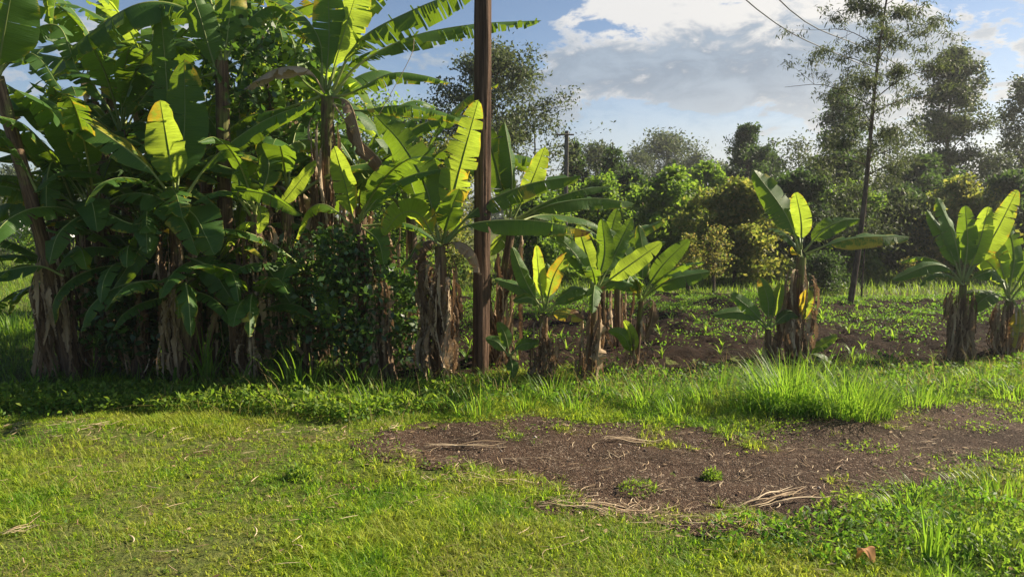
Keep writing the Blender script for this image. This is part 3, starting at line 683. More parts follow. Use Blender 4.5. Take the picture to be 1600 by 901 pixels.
# -- O
plant('banana plant between the clump and the sunlit dry stems, with a single bright upright leaf', (610, 600, 7.1), (556, 350, 7.0), [
    ([(553, 348), (540, 290, -.05), (522, 228, -.1)], 46, dict(face=(0.2, -1, .1), fold=-8, tears=1, young=True, pet=.08)),
    ([(556, 350), (600, 300), (640, 275), (700, 262)], 36, dict(fold=45, tears=8)),
    ([(558, 350), (580, 310, .1), (612, 250, .1)], 50, dict(face=CAMF, fold=15, tears=5)),
    ([(550, 352), (510, 320, .1), (480, 330, .1), (460, 380, .1)], 46, dict(fold=35, tears=7, young=True)),
    ([(560, 352), (590, 375, -.1), (600, 415, -.15)], 40, dict(face=CAMF, fold=20, tears=4)),
    ([(560, 352), (640, 350, .1), (700, 390, .1)], 40, dict(fold=35, tears=7)),
    ([(530, 490, -.1), (550, 500, -.15), (580, 515, -.2)], 26, dict(face=(0, -.7, 1), fold=15, tears=0, young=True)),
    ([(590, 560, -.1), (580, 580, -.2), (572, 600, -.25)], 24, dict(face=(-.5, -.7, 1), fold=15, tears=0, young=True)),
], nskirt=40, r=(.12, .06), sk=dict(L=(.3, .6)), extra=1)
# -- E
plant('banana plant just left of the pole whose tall upright leaf glows yellow', (690, 605, 7.0), (688, 385, 7.0), [
    ([(692, 378), (712, 290, -.05), (748, 155, -.1)], 66, dict(face=(0.2, -1, .05), fold=-8, tears=6, young=True, gap=.5, pet=.14)),
    ([(686, 376), (664, 288, .05), (628, 225, .1), (586, 180, .1)], 70, dict(face=(-.2, -1, .2), fold=12, tears=6)),
    ([(682, 378), (655, 335, -.05), (625, 335, -.1), (598, 368, -.15)], 56, dict(face=(-.3, -1, .8), fold=20, tears=3, pet=.1, young=True)),
    ([(694, 380), (735, 350, -.1), (830, 344, -.15), (926, 362, -.2)], 58, dict(face=(0, -.4, 1), fold=46, tears=3, wear=.02, tipwear=.95, edge=.15)),
    ([(694, 376), (750, 322, .1), (825, 288, .15), (908, 274, .2)], 60, dict(face=(0, -.5, 1), fold=40, tears=12, gap=.2)),
    ([(680, 380), (655, 378, -.1), (640, 400, -.1), (625, 418, -.1)], 36, dict(fold=45, tears=8, wear=.4)),
    ([(692, 382), (720, 378, -.1), (742, 395, -.12), (752, 430, -.15)], 46, dict(dry=True, fold=60, tears=10)),
    ([(686, 382), (670, 375, -.1), (650, 390, -.12), (640, 410, -.15)], 40, dict(dry=True, fold=60, tears=8)),
    ([(690, 380), (705, 330, -.15), (718, 295, -.2)], 46, dict(face=(.4, -1, .1), fold=15, tears=2, pet=.2)),
], nskirt=62, r=(.12, .055), sk=dict(L=(.25, .6), w=(.10, .22), out=.13))
# -- F
plant('leaning banana plant behind the wooden pole with two short upright leaves', (770, 590, 7.7), (800, 345, 7.6), [
    ([(798, 340), (800, 270), (788, 190)], 46, dict(face=(0.6, -1, .1), fold=40, tears=1)),
    ([(802, 340), (830, 285, .1), (852, 228, .15)], 46, dict(face=(-.1, -1, .1), fold=8, tears=1, young=True)),
    ([(794, 340), (776, 260, .1), (757, 192, .1)], 46, dict(face=(0, -1, .1), fold=10, tears=1)),
    ([(804, 342), (860, 312, .1), (910, 296, .15), (955, 290, .2)], 34, dict(fold=42, tears=7, face=(0, -.5, 1))),
    ([(804, 346), (860, 320, -.1), (930, 310, -.1), (993, 318, -.1)], 48, dict(face=(0, -.7, 1), fold=30, tears=2)),
    ([(804, 348), (850, 335, .3), (920, 345, .4), (960, 375, .4)], 40, dict(fold=40, tears=5)),
    ([(800, 345), (785, 370, 0), (760, 400, 0)], 30, dict(face=CAMF, tears=2, young=True)),
], nskirt=22, r=(.085, .045), extra=3, exl=.8)
# -- G
plant('small banana plant right of the pole with a fan of pale leaves', (848, 605, 7.0), (850, 492, 6.95), [
    ([(848, 485), (822, 440), (800, 385)], 30, dict(face=(.4, -1, .1), fold=20, tears=0)),
    ([(850, 483), (842, 430), (838, 382)], 30, dict(face=(-.3, -1, .1), fold=10, tears=1, young=True)),
    ([(852, 483), (866, 430), (890, 392)], 32, dict(face=(0, -1, .1), fold=8, tears=1, young=True)),
    ([(854, 487), (885, 462), (930, 452)], 32, dict(face=(0, -.7, 1), fold=25, tears=2)),
    ([(848, 485), (815, 450), (772, 435)], 30, dict(face=(0, -.7, 1), fold=25, tears=2)),
    ([(854, 492), (875, 488, -.1), (895, 492, -.15), (912, 500, -.15)], 30, dict(face=(0, -.8, .6), fold=20, tears=1, wear=.55, tipwear=.3)),
    ([(850, 486), (860, 450, .1), (855, 410, .15)], 26, dict(face=(.3, -1, 0), fold=12, tears=0)),
    ([(846, 487), (830, 465, -.1), (800, 470, -.15)], 26, dict(face=(0, -.7, 1), fold=20, tears=0)),
], nskirt=18, r=(.08, .04), sk=dict(L=(.2, .45), w=(.06, .13), out=.06), extra=4, exl=.55)
# -- H
plant('banana plant with a broad lime leaf reaching right and one big brown leaf hanging', (915, 612, 6.9), (932, 458, 6.85), [
    ([(930, 450), (905, 405), (870, 366)], 36, dict(face=(.3, -1, .1), fold=15, tears=1)),
    ([(932, 448), (945, 395), (940, 340)], 34, dict(face=(-.3, -1, .1), fold=18, tears=1)),
    ([(934, 450), (975, 420, -.1), (1035, 378, -.15)], 40, dict(face=(-.3, -1, .4), fold=6, tears=1, young=True)),
    ([(932, 450), (918, 400, .1), (902, 350, .15)], 34, dict(face=(.3, -1, .1), fold=12, tears=2, young=True)),
    ([(934, 450), (962, 395, .1), (988, 340, .15)], 34, dict(face=(0, -1, .1), fold=12, tears=2)),
    ([(930, 455), (900, 450, -.1), (868, 470, -.15)], 32, dict(face=(0, -.7, 1), fold=25, tears=2)),
    ([(936, 455), (965, 440, -.15), (990, 445, -.2)], 28, dict(face=(0, -.7, 1), fold=25, tears=1)),
    ([(934, 470, -.05), (938, 510, -.12), (935, 550, -.14), (930, 600, -.12)], 36, dict(dry=True, face=(.5, -1, 0), fold=55, tears=3, twist=50, crumple=.5)),
], nskirt=14, r=(.065, .035), sk=dict(L=(.2, .5), w=(.05, .12), out=.04), extra=5, exl=.6)
# -- I
plant('slim banana plant with a broad dark leaf held flat to the right over the field', (992, 592, 7.5), (1002, 470, 7.4), [
    ([(1000, 462), (985, 410), (950, 358)], 36, dict(face=(.2, -1, .1), fold=15, tears=2)),
    ([(1004, 462), (1035, 415), (1078, 373)], 34, dict(face=(-.3, -1, .3), fold=12, tears=2)),
    ([(1005, 464), (1045, 438, -.1), (1075, 430, -.1), (1110, 424, -.1)], 42, dict(face=(0, -.8, .8), fold=22, tears=1)),
    ([(1002, 460), (1005, 400), (998, 350)], 30, dict(face=(.3, -1, .1), fold=12, tears=1)),
    ([(1000, 464), (970, 440), (935, 440)], 30, dict(face=(0, -.8, .8), fold=22, tears=2)),
    ([(998, 465), (992, 440, -.1), (985, 430, -.1)], 24, dict(wear=.5, tears=1, fold=30)),
    ([(1006, 475, -.05), (1020, 470, -.08), (1018, 500, -.1), (1008, 530, -.12)], 26, dict(dry=True, face=CAMF, fold=50, tears=1)),
    ([(990, 560), (975, 525, -.1), (950, 515, -.12)], 24, dict(face=(0, -1, .5), fold=12, tears=0)),
    ([(992, 560), (985, 520, -.1), (975, 500, -.1)], 24, dict(face=(.2, -1, .2), fold=12, tears=0, young=True)),
], nskirt=9, r=(.055, .03), sk=dict(L=(.2, .4), w=(.05, .1), out=.04), extra=4, exl=.65)
# -- behind I
plant('small shaded banana plant standing behind the two at the field corner', (965, 560, 8.7), (965, 415, 8.7), [
    ([(962, 410), (990, 368), (1036, 345)], 30, dict(face=(0, -.6, 1), fold=28, tears=5)),
    ([(962, 410), (1000, 384), (1040, 378)], 28, dict(face=(0, -.6, 1), fold=28, tears=4)),
    ([(960, 410), (955, 370), (965, 325)], 30, dict(face=CAMF, fold=12, tears=2)),
    ([(958, 410), (935, 370), (905, 350)], 30, dict(fold=28, tears=4)),
], nskirt=8, r=(.07, .04), extra=4, exl=.6)
# -- J
plant('lone banana plant in the field with four broad leaves over a shaggy dark stem', (1240, 572, 7.9), (1252, 402, 7.9), [
    ([(1250, 392), (1228, 335, 0), (1178, 266, 0)], 58, dict(face=(.35, -1, .2), fold=20, tears=6, gap=.25)),
    ([(1252, 390), (1252, 345), (1243, 300)], 36, dict(face=(0, -1, .1), fold=6, tears=3, young=True)),
    ([(1256, 392), (1288, 358, 0), (1318, 344, 0), (1344, 342, 0)], 42, dict(face=(0, -.8, 1), fold=30, tears=4)),
    ([(1258, 396), (1300, 380, -.1), (1350, 370, -.15), (1422, 370, -.15)], 44, dict(face=(0, -.7, .9), fold=30, tears=2)),
    ([(1262, 440, -.1), (1262, 450, -.14), (1258, 475, -.16), (1254, 500, -.16)], 26, dict(face=CAMF, fold=15, tears=2, wear=.35, young=True)),
    ([(1250, 400), (1240, 392, -.1), (1236, 385, -.1)], 16, dict(wear=.6, tears=0)),
    ([(1248, 550), (1275, 542, -.1), (1308, 522, -.1)], 24, dict(face=(0, -.8, .8), fold=12, tears=0)),
    ([(1250, 548), (1285, 560, -.1), (1320, 590, -.1)], 24, dict(face=(0, -.8, .8), fold=12, tears=0)),
], nskirt=26, r=(.12, .055), sk=dict(L=(.25, .6), w=(.08, .20), out=.12), extra=2, exl=.6)
# -- K
plant('knee high young banana plant just left of the lone field plant', (1200, 572, 7.8), (1200, 515, 7.75), [
    ([(1198, 512), (1160, 488), (1112, 492)], 28, dict(face=(0, -.8, .8), fold=18, tears=0)),
    ([(1198, 510), (1172, 482), (1142, 458)], 28, dict(face=(0, -1, .4), fold=10, tears=1)),
    ([(1200, 510), (1200, 470), (1188, 432)], 30, dict(face=(0, -1, .1), fold=12, tears=0)),
    ([(1202, 510), (1212, 470), (1222, 440)], 26, dict(face=(-.4, -1, .1), fold=12, tears=0, young=True)),
    ([(1204, 512), (1230, 490), (1250, 495)], 24, dict(face=(0, -.8, .8), fold=18, tears=0)),
], nskirt=6, r=(.06, .035), sk=dict(L=(.15, .3), w=(.06, .12), out=.05))
# -- L
plant('banana plant near the right edge with one long leaf drooping left and a straw skirt', (1498, 572, 8.0), (1505, 445, 7.95), [
    ([(1502, 440), (1480, 418), (1450, 415), (1394, 437)], 30, dict(face=(0, -.7, 1), fold=25, tears=1)),
    ([(1503, 436), (1492, 375), (1464, 308)], 46, dict(face=(.3, -1, .1), fold=18, tears=5)),
    ([(1505, 435), (1512, 380), (1508, 320)], 38, dict(face=(-.3, -1, .1), fold=18, tears=4)),
    ([(1508, 436), (1530, 380), (1545, 322)], 40, dict(face=(0, -1, .1), fold=10, tears=4, young=True)),
    ([(1508, 438), (1552, 370), (1590, 296)], 42, dict(face=(-.2, -1, .1), fold=10, tears=6, young=True)),
    ([(1503, 438), (1480, 380), (1448, 328)], 36, dict(face=(.3, -1, .3), fold=25, tears=4)),
    ([(1508, 440), (1545, 425, -.1), (1570, 440, -.1)], 30, dict(face=(0, -.8, .8), fold=20, tears=3)),
    ([(1503, 445, 0), (1515, 470, .1), (1545, 455, .1)], 20, dict(tears=0)),
], nskirt=36, r=(.09, .04), sk=dict(L=(.2, .45), w=(.05, .12), out=.07), extra=3, exl=.6)
# -- M
plant('banana plant cut by the right edge, an orange dying leaf hanging on its stem', (1568, 572, 8.1), (1578, 470, 8.05), [
    ([(1574, 462), (1550, 415), (1510, 388)], 38, dict(face=(0, -1, .4), fold=15, tears=4, young=True)),
    ([(1576, 460), (1585, 400), (1572, 340)], 42, dict(face=(0, -1, .1), fold=12, tears=4)),
    ([(1580, 460), (1615, 400), (1640, 345)], 42, dict(face=(0, -1, .1), fold=12, tears=4)),
    ([(1572, 464), (1545, 462, -.1), (1512, 490, -.1)], 34, dict(face=(0, -.8, .8), fold=20, tears=3)),
    ([(1584, 468, -.1), (1594, 490, -.14), (1592, 520, -.16), (1586, 545, -.16)], 34, dict(face=CAMF, fold=20, tears=1, wear=.62, tipwear=.2)),
    ([(1582, 462), (1620, 430), (1680, 450)], 40, dict(fold=30, tears=4)),
    ([(1577, 462), (1560, 400), (1545, 350)], 36, dict(face=(.2, -1, .1), fold=12, tears=3, young=True)),
], nskirt=36, r=(.11, .05), sk=dict(L=(.2, .45), w=(.05, .12), out=.09), extra=5, exl=.65)
# -- N sucker
plant('little banana sucker sprouting at the foot of the pole on its right', (795, 600, 6.95), (797, 556, 6.9), [
    ([(795, 556), (778, 535), (758, 528)], 24, dict(face=(0, -.9, .7), fold=10, tears=0)),
    ([(796, 554), (790, 525), (778, 502)], 24, dict(face=(.2, -1, .2), fold=10, tears=0)),
    ([(798, 554), (815, 538), (845, 535)], 24, dict(face=(0, -.9, .7), fold=10, tears=0)),
    ([(797, 556), (800, 570, -.1), (802, 590, -.15)], 24, dict(face=CAMF, fold=10, tears=0)),
], nskirt=0, r=(.035, .02))
# -- filler plants deep in the clump
CL = 'banana plants crowded in the dark clump'
fill = [(175, 600, 9.9, 165, 110, 'rearmost tall banana plant right of the leaning stem', 0),
        (290, 600, 10.0, 290, 190, 'rearmost banana plant in the middle of the clump', 0), (395, 600, 10.0, 395, 90, 'rearmost tall banana plant right of the tall brown stem', 0),
        (500, 600, 9.8, 490, 230, 'rearmost banana plant behind the tallest sunlit one', 0),
        (130, 605, 7.6, 130, 350, 'banana plant at the left rim of the clump above the shaded grass', 1),
        (160, 600, 7.3, 150, 330, 'banana plant in deep shade left of the glowing upright leaf', 1),
        (105, 600, 7.9, 100, 265, 'shaded banana plant right beside the leaning stem with its crown at its middle', 1),
        (235, 600, 7.6, 238, 365, 'shaded banana plant right behind the base of the glowing leaf', 1),
        (205, 600, 8.3, 190, 210, 'tall shaded banana plant behind the long left pointing leaf', 0),
        (250, 600, 8.8, 240, 130, 'tall banana plant in the middle rear of the clump', 0),
        (330, 595, 9.2, 320, 250, 'rear banana plant seen between the two tall stems', 1),
        (445, 600, 7.4, 450, 300, 'shaded banana plant under the tallest sunlit one', 1),
        (430, 590, 8.9, 420, 150, 'rear banana plant left of the tallest sunlit one', 0),
        (560, 590, 8.6, 570, 280, 'banana plant behind the dry stems left of the pole', 1),
        (640, 590, 8.4, 640, 330, 'low banana plant behind the plant with the yellow glowing leaf', 1),
        (215, 605, 7.1, 210, 400, 'short banana plant at the front of the clump under the broad leaves', 2),
        (340, 605, 7.2, 335, 420, 'short banana plant at the foot of the tall brown stem', 2),
        (480, 605, 7.2, 480, 420, 'short banana plant beside the leafy dark shrub', 2),
        (110, 605, 7.3, 105, 430, 'short banana plant low at the left end under the leaning stem', 2),
        (275, 605, 6.9, 285, 450, 'low banana plant with drooping leaves behind the cane like grass', 2),
        (400, 605, 7.0, 400, 470, 'lowest banana plant of the clump between two dead skirted stems', 2)]
for bx, by, bd, cx, cy, lab, k in fill:
    b = P(bx, by, bd); b[2] = float(hgt(b[0], b[1])); c = P(cx, cy, bd)
    root = empty('banana_plant', b, lab, 'banana plant', CL)
    C = stem(root, b, c, .07, .05, rng.normal(0, .05))
    nl = 16 if k < 2 else 13
    for i in range(nl):
        ph = i * 2.4 + rng.uniform(-.4, .4); el0 = rng.uniform(15, 80)
        Ln = rng.uniform(1.3, 2.0) if k < 2 else rng.uniform(.7, 1.2)
        if k == 2: el0 = rng.uniform(0, 60)
        ap = arc_pts(c + np.array([0, 0, rng.uniform(-.15, .05)]), ph, Ln, el0, rng.uniform(70, 130))
        if shades(ap): continue
        banana_leaf(root, ap, rng.uniform(.3, .46) if k < 2 else rng.uniform(.2, .32),
                    fold=rng.uniform(15, 50), tears=int(rng.integers(3, 16)), wear=rng.uniform(-.2, .3), young=rng.random() < .15, roll=rng.uniform(-15, 15))
    for i in range(5 if k < 2 else 2):     # dead leaves folded down from the crown
        a_ = rng.uniform(0, 6.28); dv = np.array([math.sin(a_), math.cos(a_), 0]); l_ = min(rng.uniform(.6, 1.3), c[2] - .15); kz = np.array([0, 0, 1.])
        ap = [c, c + dv * .16 + kz * .06, c + dv * rng.uniform(.24, .34) - kz * .12, c + dv * .27 - kz * l_ * .5 + rng.normal(0, .03, 3), c + dv * rng.uniform(.1, .3) - kz * l_]
        if not shades(ap, .25): banana_leaf(root, ap, rng.uniform(.14, .28), dry=True, fold=rng.uniform(60, 85), tears=int(rng.integers(6, 16)), crumple=.55, gap=.7, twist=rng.uniform(-80, 80), pet=.3)
    skirt(root, C, 10 if k < 2 else 4, L=(.3, .9), w=(.06, .16), out=.15)

# ---------------------------------------------------------------- wooden pole and its wires
def pole(base, H, r0, r1, matr, name, label, group=None):
    b = np.array([base[0], base[1], float(hgt(base[0], base[1]))])
    n = 60; z = np.linspace(-0.1, H, n)
    C = np.stack([b[0] + 0.012 * np.sin(z * 0.9) + 0.012 * z, np.full(n, b[1]), b[2] + z], 1)
    k = 40; V, Q, uv = tube(C, np.linspace(r0, r1, n), k)
    a = np.arctan2(V[:, 1] - np.repeat(C[:, 1], k), V[:, 0] - np.repeat(C[:, 0], k))
    gr = (fbm(a * 3.0, V[:, 2] * 0.35, 2.2, 5, 3) - .5) * 0.05 * (r0 / .1)
    V[:, 0] += np.cos(a) * gr; V[:, 1] += np.sin(a) * gr
    root = empty(name, b, label, 'utility pole', group)
    mesh_obj('post', V, Q, matr, root, uv=uv)
    return root, C
pb = P(750, 600, 7.15)
pr, pC = pole((pb[0], pb[1]), 7.2, 0.080, 0.068, M['pole'], 'utility_pole', 'thick weathered brown wooden pole standing among the banana plants')
mb = MB(); top = pC[-6]
ca = np.array([top + np.array([-.5, -.11, 0]), top + np.array([.5, -.11, 0])]); cc, _ = catmull(ca, 4); V, Q, uv = tube(cc, .05, 4); mb.add(V, Q, uv)
mb.build('crossarm', M['pole'], pr)
metal, t = mat('cable'); finish(t, (0.03, 0.03, 0.032), 0.5, 0.4)
ends = []
for dx in (-.4, .4):
    q = top + np.array([dx, -.11, .05]); cpt, _ = catmull([q, q + np.array([0, 0, .12])], 6)
    V, Q, uv = tube(cpt, [.02, .035, .025, .035, .025, .02], 10); mesh_obj('insulator', V, Q, metal, pr, uv=uv); ends.append(q + np.array([0, 0, .1]))
# the far pole on the right, outside the frame, takes the wires
for (A_, B_, lab) in ((ends[0], None, 'lower of the two overhead wires crossing the upper right sky'), (ends[1], None, 'upper of the two overhead wires crossing the upper right sky')):
    i = 0 if A_ is ends[0] else 1
    q1 = P(1165 + 52 * i, 0, 13.0); q2 = P(1600, 215 - 8 * i, 34.0); q3 = P(1850, 300, 48.0)
    C, _ = catmull([A_, q1, P(1370 + 20 * i, 112 - 18 * i, 20), q2, q3], 60)
    V, Q, uv = tube(C, 0.011, 5)
    tag(mesh_obj('overhead_wire', V, Q, metal, origin=A_), lab, 'wire', 'overhead wires')
C, _ = catmull([P(585, 192, 7.2), P(640, 92, 7.2), P(647, 60, 7.2)], 20); V, Q, uv = tube(C, .003, 5)
tag(mesh_obj('string', V, Q, M['straw'], origin=C[0]), 'thin pale cord slanting up to the long leaf left of the pole', 'cord')

# ---------------------------------------------------------------- trees and shrubs
def tree(name, label, cat, base, H, crown, nl, leafn, leaf, matk, h0=0.3, group=None, trunk_r=None, spread=0.35, droop=0.1, aspect=0.5, lift=35, twigs=7, lean=0.0, barkm='bark', seed=1, brdrop=0.0, sub=0.45):
    """crown(t) gives radius at relative height t in the crown; limbs leave the trunk, twigs leave limbs, leaves sit round twigs"""
    r_ = np.random.default_rng(seed)
    b = np.array([base[0], base[1], float(hgt(base[0], base[1])) if base[1] < 22 else 0.0])
    root = empty(name, b, label, cat, group)
    tr = trunk_r or H * 0.016
    zz = np.linspace(0, 1, 14)
    C = np.stack([b[0] + lean * zz + 0.02 * H * np.sin(zz * 5 + seed) * zz, b[1] + 0.015 * H * np.sin(zz * 4 + seed * 2) * zz, b[2] - 0.1 + (H * 0.97 + .1) * zz], 1)
    mb = MB(); V, Q, uv = tube(C, tr * (1 - zz * 0.88), 8); mb.add(V, Q, uv)
    pts = []; wts = []
    for i in range(nl):
        t = (i + r_.random()) / nl; z = h0 + (0.98 - h0) * t
        p0 = np.array([np.interp(z, zz, C[:, k]) for k in range(3)])
        rad = crown(t) * r_.uniform(0.65, 1.12); a = i * 2.4 + r_.uniform(-.5, .5)
        d = np.array([math.cos(a), math.sin(a), 0])
        up = math.tan(R(lift)) * rad * r_.uniform(.5, 1.2)
        p2 = p0 + d * rad + np.array([0, 0, up - brdrop * rad]); p1 = p0 + d * rad * .5 + np.array([0, 0, up * .62]) + r_.normal(0, .05 * rad, 3)
        Cb, Lb = catmull([p0, p1, p2], 8)
        br = max(tr * 0.28 * (1 - z * .6) * min(1, rad), 0.006)
        V, Q, uv = tube(Cb, np.linspace(br, br * .25, 8), 5); mb.add(V, Q, uv)
        for j in range(twigs):
            f = r_.uniform(.25, 1); q = np.array([np.interp(f, np.linspace(0, 1, 8), Cb[:, k]) for k in range(3)])
            dd = nrm(d * .6 + r_.normal(0, .7, 3) + np.array([0, 0, .35])); tl = rad * sub * r_.uniform(.4, 1.0)
            e = q + dd * tl; Ct = np.array([q, (q + e) / 2 + r_.normal(0, .04 * tl, 3), e])
            V, Q, uv = tube(Ct, [br * .35, br * .25, br * .12], 4); mb.add(V, Q, uv)
            pts.append(np.concatenate([Ct[1:2].repeat(1, 0), Ct[2:3].repeat(2, 0)])); 
    mb.build('trunk', M[barkm], root)
    pts = np.vstack(pts); idx = r_.integers(0, len(pts), leafn)
    Pn = pts[idx] + r_.normal(0, spread, (leafn, 3)) * np.array([1, 1, .7])
    V, Q = leafcards(Pn, r_.uniform(.6, 1.2, leafn) * leaf, up=droop, aspect=aspect)
    mesh_obj('crown', V, Q, M[matk], root, smooth=False)
    return root
def X(px, d): return P(px, 335, d)[0]
rnd = lambda a: (lambda t: a * (max(0.0, math.sin(math.pi * min(1, 0.12 + t * 0.88))) ** .6))
cone = lambda a: (lambda t: a * (1 - t) ** .8 + .15)
col = lambda a: (lambda t: a * (0.6 + .4 * math.sin(t * 9)) * (1 - t ** 4))
BG = 'trees beyond the field'
def Ht(py, d): return float(P(800, py, d)[2])
# spreading tree behind the pole
tree('spreading_tree', 'airy spreading tree with crooked branches behind the wooden pole', 'tree', (X(745, 20), 20), Ht(66, 20), lambda t: 1.75 * math.sin(math.pi * min(1, .3 + t * .65)) , 30, 17000, .11, 'olive', h0=.45, spread=.15, twigs=10, lift=25, lean=.5, seed=3, group=BG, trunk_r=.12)
tree('spreading_tree', 'low outer limb tree reaching toward the far grey pole', 'tree', (X(825, 21), 21), Ht(165, 21), lambda t: 1.5 * math.sin(math.pi * min(1, .35 + t * .6)), 12, 1900, .11, 'olive', h0=.6, spread=.2, twigs=7, lift=12, lean=.2, seed=5, group=BG, trunk_r=.07)
# grevillea in the field
tree('feathery_tree', 'tall thin feathery tree standing in the tilled field', 'tree', (G(1327, 480)[0], G(1327, 480)[1]), 6.5, lambda t: (1.1 * math.sin(math.pi * min(1, .25 + t * .68)) + .14) * (.8 + .3 * math.sin(t * 27)), 32, 19000, .085, 'olive', h0=.36, spread=.065, twigs=8, lift=20, lean=.55, droop=.9, aspect=.24, seed=8, group=BG, trunk_r=.058, brdrop=.1, sub=.5)
tree('feathery_tree', 'sparse low side growth of silvery leaves beside the thin field tree', 'shrub', (X(1352, 13.8), 13.8), 2.7, rnd(.75), 12, 2600, .085, 'olive', h0=.45, spread=.15, twigs=6, lift=5, droop=.8, aspect=.3, seed=18, group=BG, trunk_r=.02, brdrop=.2)
# other trees
T_ = [
 ('broadleaf_tree', 'tall dense feathery tree right of the thin field tree', 1478, 24, 62, lambda t: 1.35 * math.sin(math.pi * min(1, .3 + t * .65)) * (.75 + .4 * math.sin(t * 31)), 46, 26000, .12, 'olive', .2, .15, 21),
 ('broadleaf_tree', 'tall tree cut by the right edge of the photo', 1598, 25, 108, rnd(1.15), 30, 15000, .12, 'olive', .2, .17, 22),
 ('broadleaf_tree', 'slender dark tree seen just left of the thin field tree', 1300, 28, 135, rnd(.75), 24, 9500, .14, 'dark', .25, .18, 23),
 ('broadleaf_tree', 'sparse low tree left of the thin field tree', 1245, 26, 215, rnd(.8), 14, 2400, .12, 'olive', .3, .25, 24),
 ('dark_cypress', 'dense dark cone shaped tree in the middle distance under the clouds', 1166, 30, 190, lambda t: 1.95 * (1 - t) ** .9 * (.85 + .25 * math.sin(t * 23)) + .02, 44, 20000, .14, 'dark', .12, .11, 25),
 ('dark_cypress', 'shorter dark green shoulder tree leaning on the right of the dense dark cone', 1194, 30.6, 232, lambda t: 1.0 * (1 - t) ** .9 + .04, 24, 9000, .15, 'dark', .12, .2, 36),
 ('distant_tree', 'pale rounded hazy tree far off between the conifer and the dark tree', 1043, 55, 212, rnd(2.4), 24, 9000, .24, 'olive', .3, .4, 26),
 ('distant_tree', 'small pale far tree right of the rounded hazy one', 1085, 52, 238, rnd(1.1), 12, 3000, .22, 'olive', .3, .3, 27),
 ('distant_tree', 'slim pale far tree just right of the layered conifer', 988, 52, 238, rnd(1.5), 12, 3600, .22, 'olive', .3, .35, 28),
 ('distant_tree', 'round grey green tree between the two conifers', 928, 40, 228, rnd(1.5), 18, 7500, .18, 'olive', .2, .3, 29),
 ('distant_tree', 'faint distant tree low on the horizon left of the dark tree', 1118, 56, 262, rnd(2.2), 14, 4500, .22, 'olive', .3, .4, 30),
 ('broadleaf_tree', 'sparse thin tree in the gap left of the tall feathery tree', 1400, 30, 195, rnd(.9), 16, 3200, .14, 'olive', .3, .3, 31),
 ('broadleaf_tree', 'thin tree between the tall feathery tree and the right edge', 1545, 30, 235, rnd(.9), 16, 4200, .14, 'olive', .3, .3, 32),
 ('distant_tree', 'hazy tree at the horizon seen left of the clump', 25, 45, 262, rnd(1.6), 14, 4000, .2, 'olive', .25, .35, 33),
 ('broadleaf_tree', 'dark tree hidden behind the clump and the tallest banana plant', 600, 22, 170, rnd(2.0), 22, 8000, .14, 'green', .25, .3, 34),
 ('broadleaf_tree', 'leafy tree filling the gap left of the pole', 660, 19, 225, rnd(1.5), 20, 8000, .12, 'yellowgreen', .2, .25, 35),
]
for nm, lab, px, d, py, cr, nl, ln, ls, mk, h0, spd, sd in T_:
    tree(nm, lab, 'tree', (X(px, d), d), Ht(py, d), cr, nl, ln, ls, mk, h0=h0, spread=spd, seed=sd, group=BG, lift=55 if nm == 'dark_cypress' else 35)
# conifers with layered branches
def conifer(label, px, d, py, rad, tiers, seed, matk='dark'):
    r_ = np.random.default_rng(seed); b = np.array([X(px, d), d, 0.0]); H = Ht(py, d)
    root = empty('conifer', b, label, 'conifer', BG)
    mb = MB(); C = np.stack([np.full(8, b[0]), np.full(8, d), np.linspace(-.1, H, 8)], 1); V, Q, uv = tube(C, np.linspace(.14, .02, 8), 7); mb.add(V, Q, uv)
    pts = []
    for i in range(tiers):
        t = i / tiers; z = H * (.18 + .8 * t); rr = rad * (1 - t) ** .8 + .12
        for j in range(8):
            a = j * .785 + r_.uniform(-.3, .3) + i; L = rr * r_.uniform(.75, 1.1)
            p0 = np.array([b[0], d, z]); p1 = p0 + np.array([math.cos(a) * L, math.sin(a) * L, L * .28]); Cb, _ = catmull([p0, (p0 + p1) / 2 + np.array([0, 0, -.06 * L]), p1], 7)
            V, Q, uv = tube(Cb, np.linspace(.03, .01, 7), 4); mb.add(V, Q, uv)
            k = int(44 * L / rad) + 10; f = r_.uniform(.1, 1, k)
            pts.append(np.stack([np.interp(f, np.linspace(0, 1, 7), Cb[:, q]) for q in range(3)], 1) + r_.normal(0, .045, (k, 3)))
    mb.build('trunk', M['bark'], root); pts = np.vstack(pts)
    V, Q = leafcards(pts, r_.uniform(.14, .26, len(pts)), up=.5, aspect=.28); mesh_obj('crown', V, Q, M[matk], root, smooth=False)
conifer('layered conifer with upswept tiers in the middle distance', 956, 26, 222, 1.35, 12, 41)
conifer('narrow dark conifer right beside the far grey pole', 897, 26, 214, .8, 16, 42)
# shrubs and bushes: rows behind the field
def bush(label, px, d, py, wpx, matk, n, leaf=.09, seed=1, group='bushes behind the field', name='shrub', h0=.06):
    a = wpx / F * d / 2
    return tree(name, label, 'shrub', (X(px, d), d), max(.4, Ht(py, d)), lambda t: a * (1 - t ** 2.5) ** .5 * (0.75 + .4 * math.sin(t * 17 + seed)), 30, n, leaf, matk, h0=h0, spread=min(.11, a * .16), twigs=11, seed=seed, group=group, lift=15, trunk_r=.05, sub=.4, aspect=.6)
bush('large yellow green bush with reddish tips in the middle behind the field', 1150, 17.5, 283, 150, 'yellowgreen', 21000, .12, 51)
bush('bright green leafy bush left of the large yellow green one', 1050, 19, 262, 150, 'green', 16000, .125, 52)
bush('green bush behind the bananas above the small roof', 935, 20, 275, 150, 'green', 11000, .125, 53)
bush('thin young shrub with reddish tips in front of the yellow green bush', 1118, 14.8, 352, 60, 'reddish', 1300, .06, 54, h0=.35)
